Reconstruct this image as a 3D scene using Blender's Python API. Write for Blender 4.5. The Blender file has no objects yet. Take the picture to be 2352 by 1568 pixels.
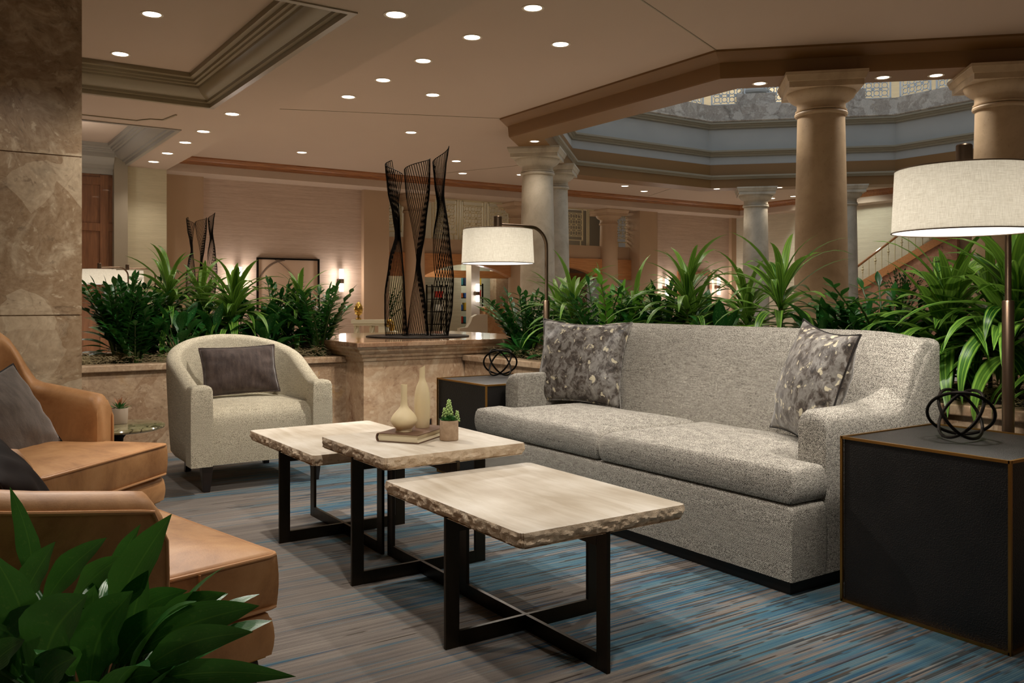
import bpy, math, random
from mathutils import Vector, Matrix, noise

random.seed(7)
PI = math.pi
SC = bpy.context.scene
COL = SC.collection
R = math.radians

# ------------------------------------------------------------------ objects
def tag(o, label=None, cat=None, group=None, kind=None):
    if label: o['label'] = label
    if cat: o['category'] = cat
    if group: o['group'] = group
    if kind: o['kind'] = kind
    return o

def thing(name, label, cat, loc=(0, 0, 0), rz=0.0, group=None):
    o = bpy.data.objects.new(name, None)
    o.empty_display_size = 0.1
    COL.objects.link(o)
    o.location = loc
    o.rotation_euler = (0, 0, rz)
    return tag(o, label, cat, group)

class MB:
    """collects shapes into one mesh"""
    def __init__(s):
        s.v = []; s.f = []; s.uv = {}; s.mi = {}
    def add(s, vs, fs, mat=0):
        b = len(s.v)
        s.v.extend([tuple(p) for p in vs])
        for f in fs:
            if mat: s.mi[len(s.f)] = mat
            s.f.append(tuple(b + i for i in f))
        return b
    def box(s, x0, x1, y0, y1, z0, z1, mat=0):
        vs = [(x0,y0,z0),(x1,y0,z0),(x1,y1,z0),(x0,y1,z0),(x0,y0,z1),(x1,y0,z1),(x1,y1,z1),(x0,y1,z1)]
        s.add(vs, [(3,2,1,0),(4,5,6,7),(0,1,5,4),(1,2,6,5),(2,3,7,6),(3,0,4,7)], mat)
        return s
    def obox(s, c, ux, uy, hx, hy, z0, z1, mat=0):
        """box with horizontal axes ux, uy"""
        vs = []
        for z in (z0, z1):
            for a, b in ((-1,-1),(1,-1),(1,1),(-1,1)):
                vs.append((c[0]+ux[0]*hx*a+uy[0]*hy*b, c[1]+ux[1]*hx*a+uy[1]*hy*b, z))
        s.add(vs, [(3,2,1,0),(4,5,6,7),(0,1,5,4),(1,2,6,5),(2,3,7,6),(3,0,4,7)], mat)
        return s
    def tube(s, pts, r, n=8, closed=False, cap=True, mat=0):
        pts = [Vector(p) for p in pts]
        m = len(pts)
        rs = r if isinstance(r, (list, tuple)) else [r]*m
        up = None
        vs = []
        for i, p in enumerate(pts):
            if closed:
                t = pts[(i+1) % m] - pts[i-1]
            else:
                t = pts[min(i+1, m-1)] - pts[max(i-1, 0)]
            if t.length < 1e-9: t = Vector((0,0,1))
            t.normalize()
            if up is None:
                a = Vector((0,0,1)) if abs(t.z) < .9 else Vector((1,0,0))
                up = (a - t*a.dot(t)).normalized()
            else:
                up = up - t*up.dot(t)
                if up.length < 1e-6:
                    a = Vector((0,0,1)) if abs(t.z) < .9 else Vector((1,0,0))
                    up = a - t*a.dot(t)
                up.normalize()
            sd = t.cross(up)
            for k in range(n):
                a = 2*PI*k/n
                vs.append(p + (up*math.cos(a) + sd*math.sin(a))*rs[i])
        fs = []
        for i in range(m if closed else m-1):
            j = (i+1) % m
            for k in range(n):
                l = (k+1) % n
                fs.append((i*n+k, i*n+l, j*n+l, j*n+k))
        if not closed and cap:
            fs.append(tuple(range(n))[::-1]); fs.append(tuple((m-1)*n+k for k in range(n)))
        s.add(vs, fs, mat)
        return s
    def lathe(s, prof, n=32, c=(0,0), mat=0, cap=True, shear=None):
        vs = []
        for r, z in prof:
            for k in range(n):
                a = 2*PI*k/n
                x, y = r*math.cos(a), r*math.sin(a)
                zz = z if shear is None else z + shear(x, y, z)
                vs.append((c[0]+x, c[1]+y, zz))
        fs = []
        for i in range(len(prof)-1):
            for k in range(n):
                l = (k+1) % n
                fs.append((i*n+k, i*n+l, (i+1)*n+l, (i+1)*n+k))
        if cap:
            if prof[0][0] > 1e-6: fs.append(tuple(range(n))[::-1])
            if prof[-1][0] > 1e-6: fs.append(tuple((len(prof)-1)*n+k for k in range(n)))
        s.add(vs, fs, mat)
        return s
    def sweep(s, path, prof, closed=False, capends=True, mat=0):
        """profile (offset to the LEFT of travel, z) swept along a mitred 2d path"""
        n = len(path); m = len(prof)
        P = [Vector(p) for p in path]
        vs = []
        for i in range(n):
            d0 = (P[i]-P[i-1]).normalized() if (i > 0 or closed) else None
            d1 = (P[(i+1) % n]-P[i]).normalized() if (i < n-1 or closed) else None
            if d0 is None: d0 = d1
            if d1 is None: d1 = d0
            n0 = Vector((-d0.y, d0.x)); n1 = Vector((-d1.y, d1.x))
            b = n0 + n1; b.normalize()
            k = 1.0/max(.2, b.dot(n0))
            for o, z in prof:
                q = P[i] + b*o*k
                vs.append((q.x, q.y, z))
        fs = []
        for i in range(n if closed else n-1):
            j = (i+1) % n
            for a in range(m):
                c = (a+1) % m
                fs.append((i*m+a, j*m+a, j*m+c, i*m+c))
        if not closed and capends:
            fs.append(tuple(range(m))); fs.append(tuple((n-1)*m+k for k in range(m))[::-1])
        s.add(vs, fs, mat)
        return s
    def loft(s, rings, closed_ring=True, cap=True, mat=0):
        m = len(rings[0]); vs = [p for r in rings for p in r]; fs = []
        for i in range(len(rings)-1):
            for a in range(m if closed_ring else m-1):
                c = (a+1) % m
                fs.append((i*m+a, i*m+c, (i+1)*m+c, (i+1)*m+a))
        if cap and closed_ring:
            fs.append(tuple(range(m))[::-1]); fs.append(tuple((len(rings)-1)*m+k for k in range(m)))
        s.add(vs, fs, mat)
        return s
    def xform(s, M):
        s.v = [tuple(M @ Vector(p)) for p in s.v]
        return s
    def build(s, name, mat, root=None, smooth=True, angle=38, world=False, bevel=0, bseg=2):
        me = bpy.data.meshes.new(name)
        vs = s.v
        if world and root is not None:
            l = root.location
            vs = [(p[0]-l.x, p[1]-l.y, p[2]-l.z) for p in vs]
        me.from_pydata(vs, [], s.f)
        mats = mat if isinstance(mat, (list, tuple)) else [mat]
        for m in mats: me.materials.append(m)
        for i, k in s.mi.items(): me.polygons[i].material_index = k
        if s.uv:
            ul = me.uv_layers.new(name='UVMap')
            for p in me.polygons:
                u = s.uv.get(p.index)
                if u:
                    for j, li in enumerate(p.loop_indices): ul.data[li].uv = u[j]
        me.update()
        if smooth:
            me.polygons.foreach_set('use_smooth', [True]*len(me.polygons))
            me.set_sharp_from_angle(angle=R(angle))
        o = bpy.data.objects.new(name, me)
        COL.objects.link(o)
        if root is not None: o.parent = root
        if bevel:
            b = o.modifiers.new('edge', 'BEVEL'); b.width = bevel; b.segments = bseg
            b.limit_method = 'ANGLE'; b.angle_limit = R(40)
        return o

def struct(name, mb, mat, **k):
    o = mb.build(name, mat, **k)
    o['kind'] = 'structure'
    return o

def copy_tree(o, loc=None, rz=None, label=None, group=None, parent=None):
    c = o.copy(); COL.objects.link(c)
    if parent is not None: c.parent = parent
    if loc is not None: c.location = loc
    if rz is not None: c.rotation_euler = (0, 0, rz)
    if label: c['label'] = label
    if group: c['group'] = group
    for ch in list(o.children): copy_tree(ch, parent=c)
    return c

# ------------------------------------------------------------------ soft shapes
def grid_solid(mb, xs, ys, inside, top, bot, rows=4, bulge=0.0, jit=None, flat=False):
    """a slab over grid cells; top(x,y,d) and bot(x,y,d) get the distance d to the outline"""
    nx, ny = len(xs), len(ys)
    cell = [[inside((xs[i]+xs[i+1])/2, (ys[j]+ys[j+1])/2) for j in range(ny-1)] for i in range(nx-1)]
    def C(i, j): return 0 <= i < nx-1 and 0 <= j < ny-1 and cell[i][j]
    edges = []; nrm = {}
    for i in range(nx-1):
        for j in range(ny-1):
            if not cell[i][j]: continue
            for di, dj, a, b in ((-1,0,(i,j+1),(i,j)),(1,0,(i+1,j),(i+1,j+1)),(0,-1,(i,j),(i+1,j)),(0,1,(i+1,j+1),(i,j+1))):
                if not C(i+di, j+dj):
                    edges.append((a, b))
                    for q in (a, b):
                        v = nrm.setdefault(q, [0, 0]); v[0] += di; v[1] += dj
    segs = [((xs[a[0]], ys[a[1]]), (xs[b[0]], ys[b[1]])) for a, b in edges]
    def dist(x, y):
        m = 9
        for (ax, ay), (bx, by) in segs:
            dx, dy = bx-ax, by-ay
            t = max(0, min(1, ((x-ax)*dx+(y-ay)*dy)/(dx*dx+dy*dy)))
            m = min(m, math.hypot(x-ax-t*dx, y-ay-t*dy))
        return m
    vid = {}
    def V(i, j, l):
        k = (i, j, l)
        if k in vid: return vid[k]
        x, y = xs[i], ys[j]
        bd = (i, j) in nrm
        if l in ('t', 'b'):
            d = 0 if bd else (1.0 if flat else dist(x, y))
            z = top(x, y, d) if l == 't' else bot(x, y, d)
            fr = 0 if l == 't' else 1
        else:
            fr = l/rows
            z = top(x, y, 0)*(1-fr) + bot(x, y, 0)*fr
        if bd:
            n = Vector(nrm[(i, j)]).normalized() if any(nrm[(i, j)]) else Vector((0, 0))
            o = bulge*math.sin(PI*fr)
            p = Vector((x+n.x*o, y+n.y*o, z))
            if jit: p = jit(p, n, fr)
            x, y, z = p
        mb.v.append((x, y, z)); vid[k] = len(mb.v)-1
        return vid[k]
    for i in range(nx-1):
        for j in range(ny-1):
            if not cell[i][j]: continue
            mb.f.append((V(i,j,'t'), V(i+1,j,'t'), V(i+1,j+1,'t'), V(i,j+1,'t')))
            mb.f.append((V(i,j+1,'b'), V(i+1,j+1,'b'), V(i+1,j,'b'), V(i,j,'b')))
    for a, b in edges:
        for r in range(rows):
            t0 = 't' if r == 0 else r
            t1 = 'b' if r == rows-1 else r+1
            mb.f.append((V(a[0],a[1],t1), V(b[0],b[1],t1), V(b[0],b[1],t0), V(a[0],a[1],t0)))
    return mb

def dense(a, b, step, edge=(0, .006, .014, .026, .042)):
    """grid lines between a and b, closer at both ends"""
    L = [a+e for e in edge]
    n = max(1, int((b-a-2*edge[-1])/step))
    for k in range(1, n): L.append(a+edge[-1]+(b-a-2*edge[-1])*k/n)
    L += [b-e for e in reversed(edge)]
    return L

def merge_lines(*ls):
    out = []
    for v in sorted(v for l in ls for v in l):
        if not out or v-out[-1] > 1e-4: out.append(v)
    return out

def rnd_edge(d, r):
    return 0 if d >= r else r - math.sqrt(max(0, r*r-(r-d)**2))

def pillow(name, label, cat, w, h, t, mat, M, pipemat=None, pipe=.006, seed=0, ears=.10, n=26, group=None, wr=.006):
    """pillow in its own plane (x width, y height, z thickness), placed by matrix M"""
    root = thing(name, label, cat, group=group)
    root.matrix_world = M
    mb = MB(); idx = {}
    def pos(u, v, sgn):
        x = w/2*u*(1-ears*(1-v*v)*abs(u)**1.5)
        y = h/2*v*(1-ears*(1-u*u)*abs(v)**1.5)
        e = max(0, (1-u*u))**.55 * max(0, (1-v*v))**.55
        nz = noise.noise(Vector((u*2.3+seed, v*2.3, sgn*3.1)))*wr*2.2
        # pinch creases running to the corners
        cr = math.sin(math.atan2(v, u)*14+seed)*wr*(max(abs(u), abs(v))**4)*min(1, e*3)
        return (x, y, sgn*(t/2*e + (nz+cr)*min(1, e*2)))
    for sgn in (1, -1):
        for i in range(n+1):
            for j in range(n+1):
                bd = i in (0, n) or j in (0, n)
                k = (i, j, 0 if bd else sgn)
                if k in idx: continue
                u = -1+2*i/n; v = -1+2*j/n
                u = math.copysign(abs(u)**.85, u); v = math.copysign(abs(v)**.85, v)
                idx[k] = len(mb.v); mb.v.append(pos(u, v, sgn))
        for i in range(n):
            for j in range(n):
                q = []
                for a, b in ((i,j),(i+1,j),(i+1,j+1),(i,j+1)):
                    bd = a in (0, n) or b in (0, n)
                    q.append(idx[(a, b, 0 if bd else sgn)])
                mb.f.append(tuple(q) if sgn > 0 else tuple(q[::-1]))
    mb.build('cover', mat, root, angle=180)
    if pipemat:
        pts = []
        def bdp(i, j): return Vector(mb.v[idx[(i, j, 0)]])
        for i in range(n): pts.append(bdp(i, 0))
        for j in range(n): pts.append(bdp(n, j))
        for i in range(n, 0, -1): pts.append(bdp(i, n))
        for j in range(n, 0, -1): pts.append(bdp(0, j))
        p = MB(); p.tube(pts, pipe, 6, closed=True); p.build('piping', pipemat, root)
    return root

def basis(center, normal, up=(0, 0, 1), roll=0):
    """matrix: local z = normal, local y as close to up as possible"""
    n = Vector(normal).normalized(); u = Vector(up)
    y = (u - n*u.dot(n)).normalized(); x = y.cross(n)
    M = Matrix((x, y, n)).transposed().to_4x4()
    M = M @ Matrix.Rotation(roll, 4, 'Z')
    M.translation = Vector(center)
    return M
# ------------------------------------------------------------------ materials
class NT:
    def __init__(s, name):
        s.m = bpy.data.materials.new(name); s.m.use_nodes = True
        s.t = s.m.node_tree; s.t.nodes.clear()
        s.out = s.t.nodes.new('ShaderNodeOutputMaterial')
        s.tc = None
    def n(s, typ, props=None, **inp):
        nd = s.t.nodes.new('ShaderNode'+typ)
        for k, v in (props or {}).items(): setattr(nd, k, v)
        for k, v in inp.items():
            key = int(k[1:]) if k[0] == 'i' and k[1:].isdigit() else k.replace('_', ' ')
            s.set(nd.inputs[key], v)
        return nd
    def set(s, sock, v):
        if isinstance(v, bpy.types.NodeSocket): s.t.links.new(v, sock)
        elif isinstance(v, bpy.types.Node): s.t.links.new(v.outputs[0], sock)
        else:
            if sock.type == 'RGBA' and len(v) == 3: v = (*v, 1)
            sock.default_value = v
    def coord(s, which='Object'):
        if s.tc is None: s.tc = s.t.nodes.new('ShaderNodeTexCoord')
        return s.tc.outputs[which]
    def geo(s):
        return s.n('NewGeometry').outputs['Position']
    def mapv(s, vec, scale=(1,1,1), loc=(0,0,0), rot=(0,0,0)):
        return s.n('Mapping', Vector=vec, Scale=scale, Location=loc, Rotation=rot).outputs[0]
    def noise(s, vec, scale=5, detail=2, rough=.5, dist=0, out=0):
        return s.n('TexNoise', Vector=vec, Scale=scale, Detail=detail, Roughness=rough, Distortion=dist).outputs[out]
    def math(s, op, a, b=0.0, c=0.0, clamp=False):
        return s.n('Math', {'operation': op, 'use_clamp': clamp}, i0=a, i1=b, i2=c).outputs[0]
    def ramp(s, fac, stops, interp='LINEAR'):
        nd = s.n('ValToRGB', Fac=fac); cr = nd.color_ramp; cr.interpolation = interp
        while len(cr.elements) < len(stops): cr.elements.new(.5)
        for e, (p, c) in zip(cr.elements, stops):
            e.position = p; e.color = (*c, 1) if len(c) == 3 else c
        return nd.outputs[0]
    def mix(s, fac, a, b, mode='MIX'):
        nd = s.n('Mix', {'data_type': 'RGBA', 'blend_type': mode})
        s.set(nd.inputs[0], fac); s.set(nd.inputs[6], a); s.set(nd.inputs[7], b)
        return nd.outputs[2]
    def bump(s, h, strength=.3, dist=.01):
        return s.n('Bump', Strength=strength, Distance=dist, Height=h).outputs[0]
    def pbr(s, col, rough=.5, metal=0, normal=None, spec=None, coat=0, sheen=0, **kw):
        b = s.n('BsdfPrincipled')
        s.set(b.inputs['Base Color'], col); s.set(b.inputs['Roughness'], rough); s.set(b.inputs['Metallic'], metal)
        if normal is not None: s.set(b.inputs['Normal'], normal)
        if spec is not None: s.set(b.inputs['Specular IOR Level'], spec)
        if coat: s.set(b.inputs['Coat Weight'], coat)
        if sheen:
            s.set(b.inputs['Sheen Weight'], sheen); s.set(b.inputs['Sheen Roughness'], .4)
        for k, v in kw.items(): s.set(b.inputs[k.replace('_', ' ')], v)
        s.t.links.new(b.outputs[0], s.out.inputs[0])
        return s.m
    def shader(s, node):
        s.t.links.new(node.outputs[0], s.out.inputs[0]); return s.m

def L(r, g, b):
    """sRGB 0-255 to linear"""
    f = lambda c: (c/255/12.92) if c/255 <= .04045 else ((c/255+.055)/1.055)**2.4
    return (f(r), f(g), f(b))

def plain(name, col, rough=.5, metal=0, **k):
    t = NT(name); return t.pbr(col, rough, metal, **k)

def paint(name, col, var=.06, rough=.7, grain=0):
    t = NT(name); c = t.coord()
    f = t.noise(c, 1.3, 3)
    d = tuple(x*(1-var*2) for x in col)
    k = t.mix(f, col, d)
    nm = None
    if grain:
        nm = t.bump(t.noise(c, 260, 2), grain, .004)
    return t.pbr(k, rough, normal=nm)

def wallpaper(name, col, dark):
    t = NT(name); c = t.coord()
    f = t.noise(t.mapv(c, (9, 9, 260)), 1, 3, .6)
    g = t.noise(t.mapv(c, (1.2, 1.2, 30)), 1, 3, .6)
    h = t.math('ADD', t.math('MULTIPLY', f, .6), t.math('MULTIPLY', g, .5))
    return t.pbr(t.ramp(h, [(.35, dark), (.7, col)]), .75, normal=t.bump(f, .25, .004))

def emit(name, col, s):
    t = NT(name); return t.shader(t.n('Emission', Color=col, Strength=s))

def marble(name, base, light, dark, gold, scale=1.0, rough=.25, coat=.0, vein=None):
    t = NT(name); c = t.geo()
    w = t.noise(c, .9*scale, 4, .55, .6, out=1)
    wc = t.n('VectorMath', {'operation': 'ADD'}, i0=c, i1=t.n('VectorMath', {'operation': 'SCALE'}, i0=w, Scale=.55/scale).outputs[0]).outputs[0]
    n1 = t.noise(wc, 1.6*scale, 6, .62, 1.2)
    n2 = t.noise(wc, 5*scale, 6, .65, .6)
    n3 = t.noise(wc, 26*scale, 4, .6)
    vo = t.n('TexVoronoi', {'feature': 'DISTANCE_TO_EDGE'}, Vector=wc, Scale=2.4*scale).outputs[0]
    vc = t.n('TexVoronoi', Vector=wc, Scale=3.1*scale).outputs['Color']
    col = t.ramp(n1, [(.28, dark), (.43, base), (.57, base), (.72, light)])
    col = t.mix(t.ramp(n2, [(.52, (0,0,0)), (.68, (.75,.75,.75))]), col, light)
    col = t.mix(t.ramp(n2, [(.3, (.7,.7,.7)), (.42, (0,0,0))]), col, dark)
    sep = t.n('SeparateColor', Color=vc).outputs[0]
    col = t.mix(t.ramp(sep, [(.68, (0,0,0)), (.9, (.55,.55,.55))]), col, light)
    gm = t.math('MULTIPLY', t.ramp(n2, [(.55, (0,0,0)), (.62, (1,1,1))]), t.ramp(t.noise(c, .8*scale, 2), [(.55, (0,0,0)), (.68, (.8,.8,.8))]))
    col = t.mix(gm, col, gold)
    col = t.mix(t.ramp(vo, [(.0, (.22,.22,.22)), (.012, (0,0,0))]), col, dark)
    sp = t.noise(wc, 15*scale, 3, .6)
    col = t.mix(t.ramp(sp, [(.62, (0,0,0)), (.68, (.6,.6,.6))]), col, light)
    col = t.mix(t.ramp(sp, [(.30, (.5,.5,.5)), (.37, (0,0,0))]), col, dark)
    col = t.mix(.22, col, t.ramp(n3, [(.3, dark), (.7, light)]))
    if vein:
        vn = t.noise(t.mapv(c, vein), 1, 5, .6, .8)
        col = t.mix(t.ramp(vn, [(.5, (0,0,0)), (.7, (.6,.6,.6))]), col, dark)
    return t.pbr(col, rough, normal=t.bump(n3, .06, .004), coat=coat)

M = {}
# carpet: rows of yarn running along x, taupe with teal and dark brown runs
t = NT('carpet'); g = t.geo(); sx = t.n('SeparateXYZ', Vector=g)
X, Y = sx.outputs[0], sx.outputs[1]
row = t.math('FLOOR', t.math('DIVIDE', Y, .0075))
big = t.math('FLOOR', t.math('DIVIDE', Y, .03))
v1 = t.n('CombineXYZ', X=t.math('MULTIPLY', X, 1.3), Y=t.math('MULTIPLY', row, 7.37), Z=3.1).outputs[0]
v2 = t.n('CombineXYZ', X=t.math('MULTIPLY', X, 1.1), Y=t.math('MULTIPLY', row, 3.91), Z=9.7).outputs[0]
v3 = t.n('CombineXYZ', X=t.math('MULTIPLY', X, .8), Y=t.math('MULTIPLY', Y, 5.0), Z=1.7).outputs[0]
r1 = t.noise(v1, 1.6, 1, .4); r2 = t.noise(v2, 1.9, 1, .4)
zone = t.noise(v3, 1.1, 3, .55)
# the blue field is woven into the middle of the seating group and fades to taupe towards the walkway
dx = t.math('MULTIPLY', t.math('SUBTRACT', X, 1.62), .36)
bl = t.math('ADD', zone, t.math('MULTIPLY', t.math('SUBTRACT', r1, .5), .75))
bl = t.math('ADD', bl, t.math('MINIMUM', t.math('MAXIMUM', dx, -.15), .055))
taupe = t.ramp(r2, [(.25, L(124, 115, 110)), (.5, L(144, 135, 127)), (.75, L(164, 154, 143))])
blue = t.ramp(t.math('ADD', t.math('MULTIPLY', r2, .6), t.math('MULTIPLY', zone, .4)), [(.3, L(36, 76, 116)), (.42, L(56, 104, 132)), (.55, L(88, 130, 146)), (.72, L(132, 142, 142))])
col = t.mix(t.ramp(bl, [(.44, (0,0,0)), (.58, (1,1,1))]), taupe, blue)
dk = t.math('ADD', t.noise(t.n('CombineXYZ', X=t.math('MULTIPLY', X, 2.2), Y=t.math('MULTIPLY', row, 5.13), Z=4.4).outputs[0], 1.5, 1, .3), t.math('MINIMUM', t.math('MULTIPLY', dx, .45), .07))
col = t.mix(t.ramp(dk, [(.665, (0,0,0)), (.68, (.75,.75,.75))]), col, L(58, 44, 30))
gr = t.noise(g, 420, 2, .6)
col = t.mix(t.math('MULTIPLY', gr, .55), col, L(38, 34, 32))
ry = t.math('ABSOLUTE', t.math('SUBTRACT', t.math('FRACT', t.math('DIVIDE', Y, .0075)), .5))
M['carpet'] = t.pbr(col, .95, spec=.1, normal=t.bump(t.math('SUBTRACT', gr, ry), .5, .006), sheen=.15)

M['ceiling'] = paint('ceiling_paint', L(188, 168, 150), .03, .8)
M['moulding'] = paint('moulding_paint_shaded', L(140, 127, 100), .05, .35)  # olive paint, darkened to hold the coffer's shade
M['moulding_grey'] = paint('moulding_grey', L(150, 144, 134), .04, .45)
M['beam_stone_shaded'] = paint('beam_stone_shaded', L(128, 92, 48), .10, .5)  # the shade on the ring beam is put into this brown
M['atrium'] = paint('atrium_plaster', L(168, 166, 158), .12, .8)
M['atrium_trim'] = paint('atrium_trim', L(150, 142, 122), .06, .6)
M['grey_marble'] = marble('grey_marble', L(158, 146, 132), L(212, 204, 190), L(100, 90, 78), L(150, 130, 100), 1.6, .3)
t = NT('column_stone'); c = t.coord()
n1 = t.noise(c, 2.2, 5, .6, .4); n2 = t.noise(c, 40, 3, .6)
col = t.ramp(n1, [(.3, L(160, 138, 110)), (.6, L(192, 170, 140)), (.75, L(178, 156, 126))])
col = t.mix(t.ramp(n2, [(.62, (0,0,0)), (.74, (.35,.35,.35))]), col, L(120, 95, 66))
M['column'] = t.pbr(col, .55, normal=t.bump(n2, .08, .004))
t = NT('column_stone_grey'); c = t.coord()
n1 = t.noise(c, 2.2, 5, .6, .4); n2 = t.noise(c, 40, 3, .6)
col = t.ramp(n1, [(.3, L(150, 138, 118)), (.6, L(188, 178, 158)), (.75, L(172, 162, 142))])
col = t.mix(t.ramp(n2, [(.62, (0,0,0)), (.74, (.3,.3,.3))]), col, L(110, 98, 80))
M['column_grey'] = t.pbr(col, .6, normal=t.bump(n2, .08, .004))

def wood(name, a, b, axis=(1, 12, 12), rough=.4, coat=.2):
    t = NT(name); c = t.coord()
    n = t.noise(t.mapv(c, axis), 3, 5, .6, .8)
    return t.pbr(t.ramp(n, [(.3, a), (.7, b)]), rough, coat=coat)
M['floor_marble_bounce'] = marble('floor_marble_bounce', L(226, 214, 196), L(238, 228, 214), L(202, 184, 160), L(214, 192, 160), .8, .25)
M['wood_crown'] = wood('wood_crown', L(122, 74, 36), L(168, 110, 60))
M['wood_panel'] = wood('wood_panel', L(104, 66, 40), L(134, 88, 54), (10, 10, 1), .45)
M['wood_arch'] = wood('wood_arch', L(168, 112, 66), L(196, 138, 88))
M['wood_frame'] = wood('wood_frame', L(130, 84, 50), L(160, 108, 66))
M['wall_pink'] = wallpaper('wallpaper_pink', L(206, 184, 166), L(176, 152, 134))
M['wall_cream'] = wallpaper('wallpaper_cream', L(206, 196, 166), L(186, 176, 146))
M['wall_tan'] = paint('wall_tan', L(186, 158, 130), .04)
M['wall_grey'] = paint('wall_grey', L(150, 138, 118), .04)
M['wall_light'] = wallpaper('wallpaper_light', L(210, 202, 180), L(190, 180, 158))
M['white'] = paint('white_paint', L(222, 216, 205), .03)
M['pillar'] = marble('pillar_breccia', L(150, 122, 92), L(212, 192, 162), L(80, 58, 38), L(168, 124, 62), 1.15, .28)
M['planter'] = marble('planter_breccia', L(158, 128, 100), L(208, 184, 154), L(92, 64, 46), L(170, 128, 74), 1.9, .24)
M['pedestal'] = marble('pedestal_breccia', L(188, 156, 124), L(218, 194, 164), L(126, 86, 62), L(184, 136, 84), 1.2, .2)
M['pedestal_top'] = marble('pedestal_polish', L(148, 112, 84), L(196, 166, 136), L(84, 54, 38), L(170, 128, 80), 2.2, .1, .4, vein=(1.2, 1.2, 30))
M['counter'] = marble('counter_marble', L(198, 150, 104), L(222, 184, 140), L(150, 98, 60), L(190, 130, 70), 2.2, .25)
M['shop_marble'] = marble('shop_marble', L(190, 160, 130), L(216, 192, 164), L(140, 110, 84), L(190, 150, 100), 2.0, .25)
M['stair_marble'] = marble('stair_marble', L(170, 122, 98), L(198, 158, 134), L(112, 72, 56), L(170, 120, 80), 2.0, .3)

# travertine with grain along x
t = NT('travertine'); c = t.coord()
n1 = t.noise(t.mapv(c, (15, 2.2, 15)), 1.2, 5, .6, .9)
n2 = t.noise(t.mapv(c, (70, 9, 70)), 1, 4, .65, .3)
n3 = t.noise(c, 3.0, 3)
pit = t.noise(t.mapv(c, (130, 26, 60)), 1, 3, .6)
pm = t.math('MULTIPLY', t.ramp(pit, [(.68, (0,0,0)), (.72, (1,1,1))]), t.ramp(n3, [(.5, (0,0,0)), (.62, (.8,.8,.8))]))
col = t.ramp(t.math('ADD', t.math('MULTIPLY', n1, .4), t.math('MULTIPLY', n3, .6)), [(.34, L(176, 162, 142)), (.5, L(206, 196, 180)), (.64, L(226, 219, 207))])
col = t.mix(t.ramp(n2, [(.4, (0,0,0)), (.75, (.20,.20,.20))]), col, L(180, 160, 136))
col = t.mix(pm, col, L(120, 98, 74))
M['travertine'] = t.pbr(col, .42, normal=t.bump(t.math('SUBTRACT', n2, pm), .12, .004))
t = NT('travertine_split'); c = t.coord()
n1 = t.noise(c, 14, 5, .65, .4); n2 = t.noise(c, 90, 4, .7)
col = t.ramp(n1, [(.25, L(178, 152, 124)), (.55, L(208, 187, 160)), (.8, L(226, 211, 188))])
M['split'] = t.pbr(col, .85, normal=t.bump(t.math('ADD', n2, n1), .5, .008))

def metal(name, col, rough=.4, scr=.15):
    t = NT(name); c = t.coord(); n = t.noise(t.mapv(c, (30, 30, 6)), 1, 4, .6)
    return t.pbr(t.mix(t.math('MULTIPLY', n, .5), col, tuple(x*.5 for x in col)), t.math('ADD', rough-scr/2, t.math('MULTIPLY', n, scr)), 1)
M['bronze_dark'] = metal('dark_bronze', L(66, 58, 48), .38)
M['bronze'] = metal('bronze', L(122, 102, 84), .34)
M['black_metal'] = metal('black_metal', L(38, 35, 32), .42)
M['brass'] = metal('brass', L(176, 132, 70), .35)
M['gold'] = metal('gold', L(206, 166, 84), .28)
M['black'] = plain('black_plinth', L(20, 19, 18), .6)
M['espresso'] = plain('espresso_wood', L(40, 26, 18), .35, coat=.3)

def tweed(name, light, mid, dark, s=1.0, ratio=.5):
    t = NT(name); c = t.coord()
    a = t.noise(t.mapv(c, (300*s, 260*s, 460*s)), 1, 2, .55)
    b = t.noise(t.mapv(c, (30*s, 16*s, 230*s)), 1, 3, .65)
    w = t.n('TexWave', {'wave_type': 'BANDS', 'bands_direction': 'DIAGONAL'}, Vector=c, Scale=95*s, Distortion=1.5, Detail=1.0).outputs[1]
    h = t.math('ADD', t.math('ADD', t.math('MULTIPLY', a, .85), t.math('MULTIPLY', b, .22)), t.math('MULTIPLY', w, .14))
    h = t.math('SUBTRACT', h, .105)
    col = t.ramp(h, [(ratio-.13, dark), (ratio, mid), (ratio+.12, light)])
    return t.pbr(col, .92, normal=t.bump(a, .5, .005), spec=.15, sheen=.1)
M['sofa'] = tweed('sofa_tweed', L(212, 206, 194), L(152, 146, 135), L(52, 49, 45), 1.0, .5)
M['armchair'] = tweed('armchair_boucle', L(224, 215, 192), L(194, 184, 160), L(126, 116, 98), .85, .47)
def velvet(name, a, b):
    t = NT(name); c = t.coord()
    n = t.noise(t.mapv(c, (30, 9, 30)), 1, 4, .7); n2 = t.noise(t.mapv(c, (160, 160, 160)), 1, 2)
    return t.pbr(t.ramp(n, [(.3, a), (.7, b)]), .7, normal=t.bump(n2, .25, .004), sheen=.6, spec=.2)
M['velvet_brown'] = velvet('velvet_brown', L(50, 40, 37), L(86, 72, 66))
M['velvet_grey'] = velvet('velvet_grey', L(92, 84, 78), L(124, 114, 106))
t = NT('velvet_dark'); M['velvet_black'] = t.pbr(L(26, 15, 10), .8, spec=.12)
M['pipe_dark'] = plain('piping_dark', L(34, 29, 27), .6)
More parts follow.
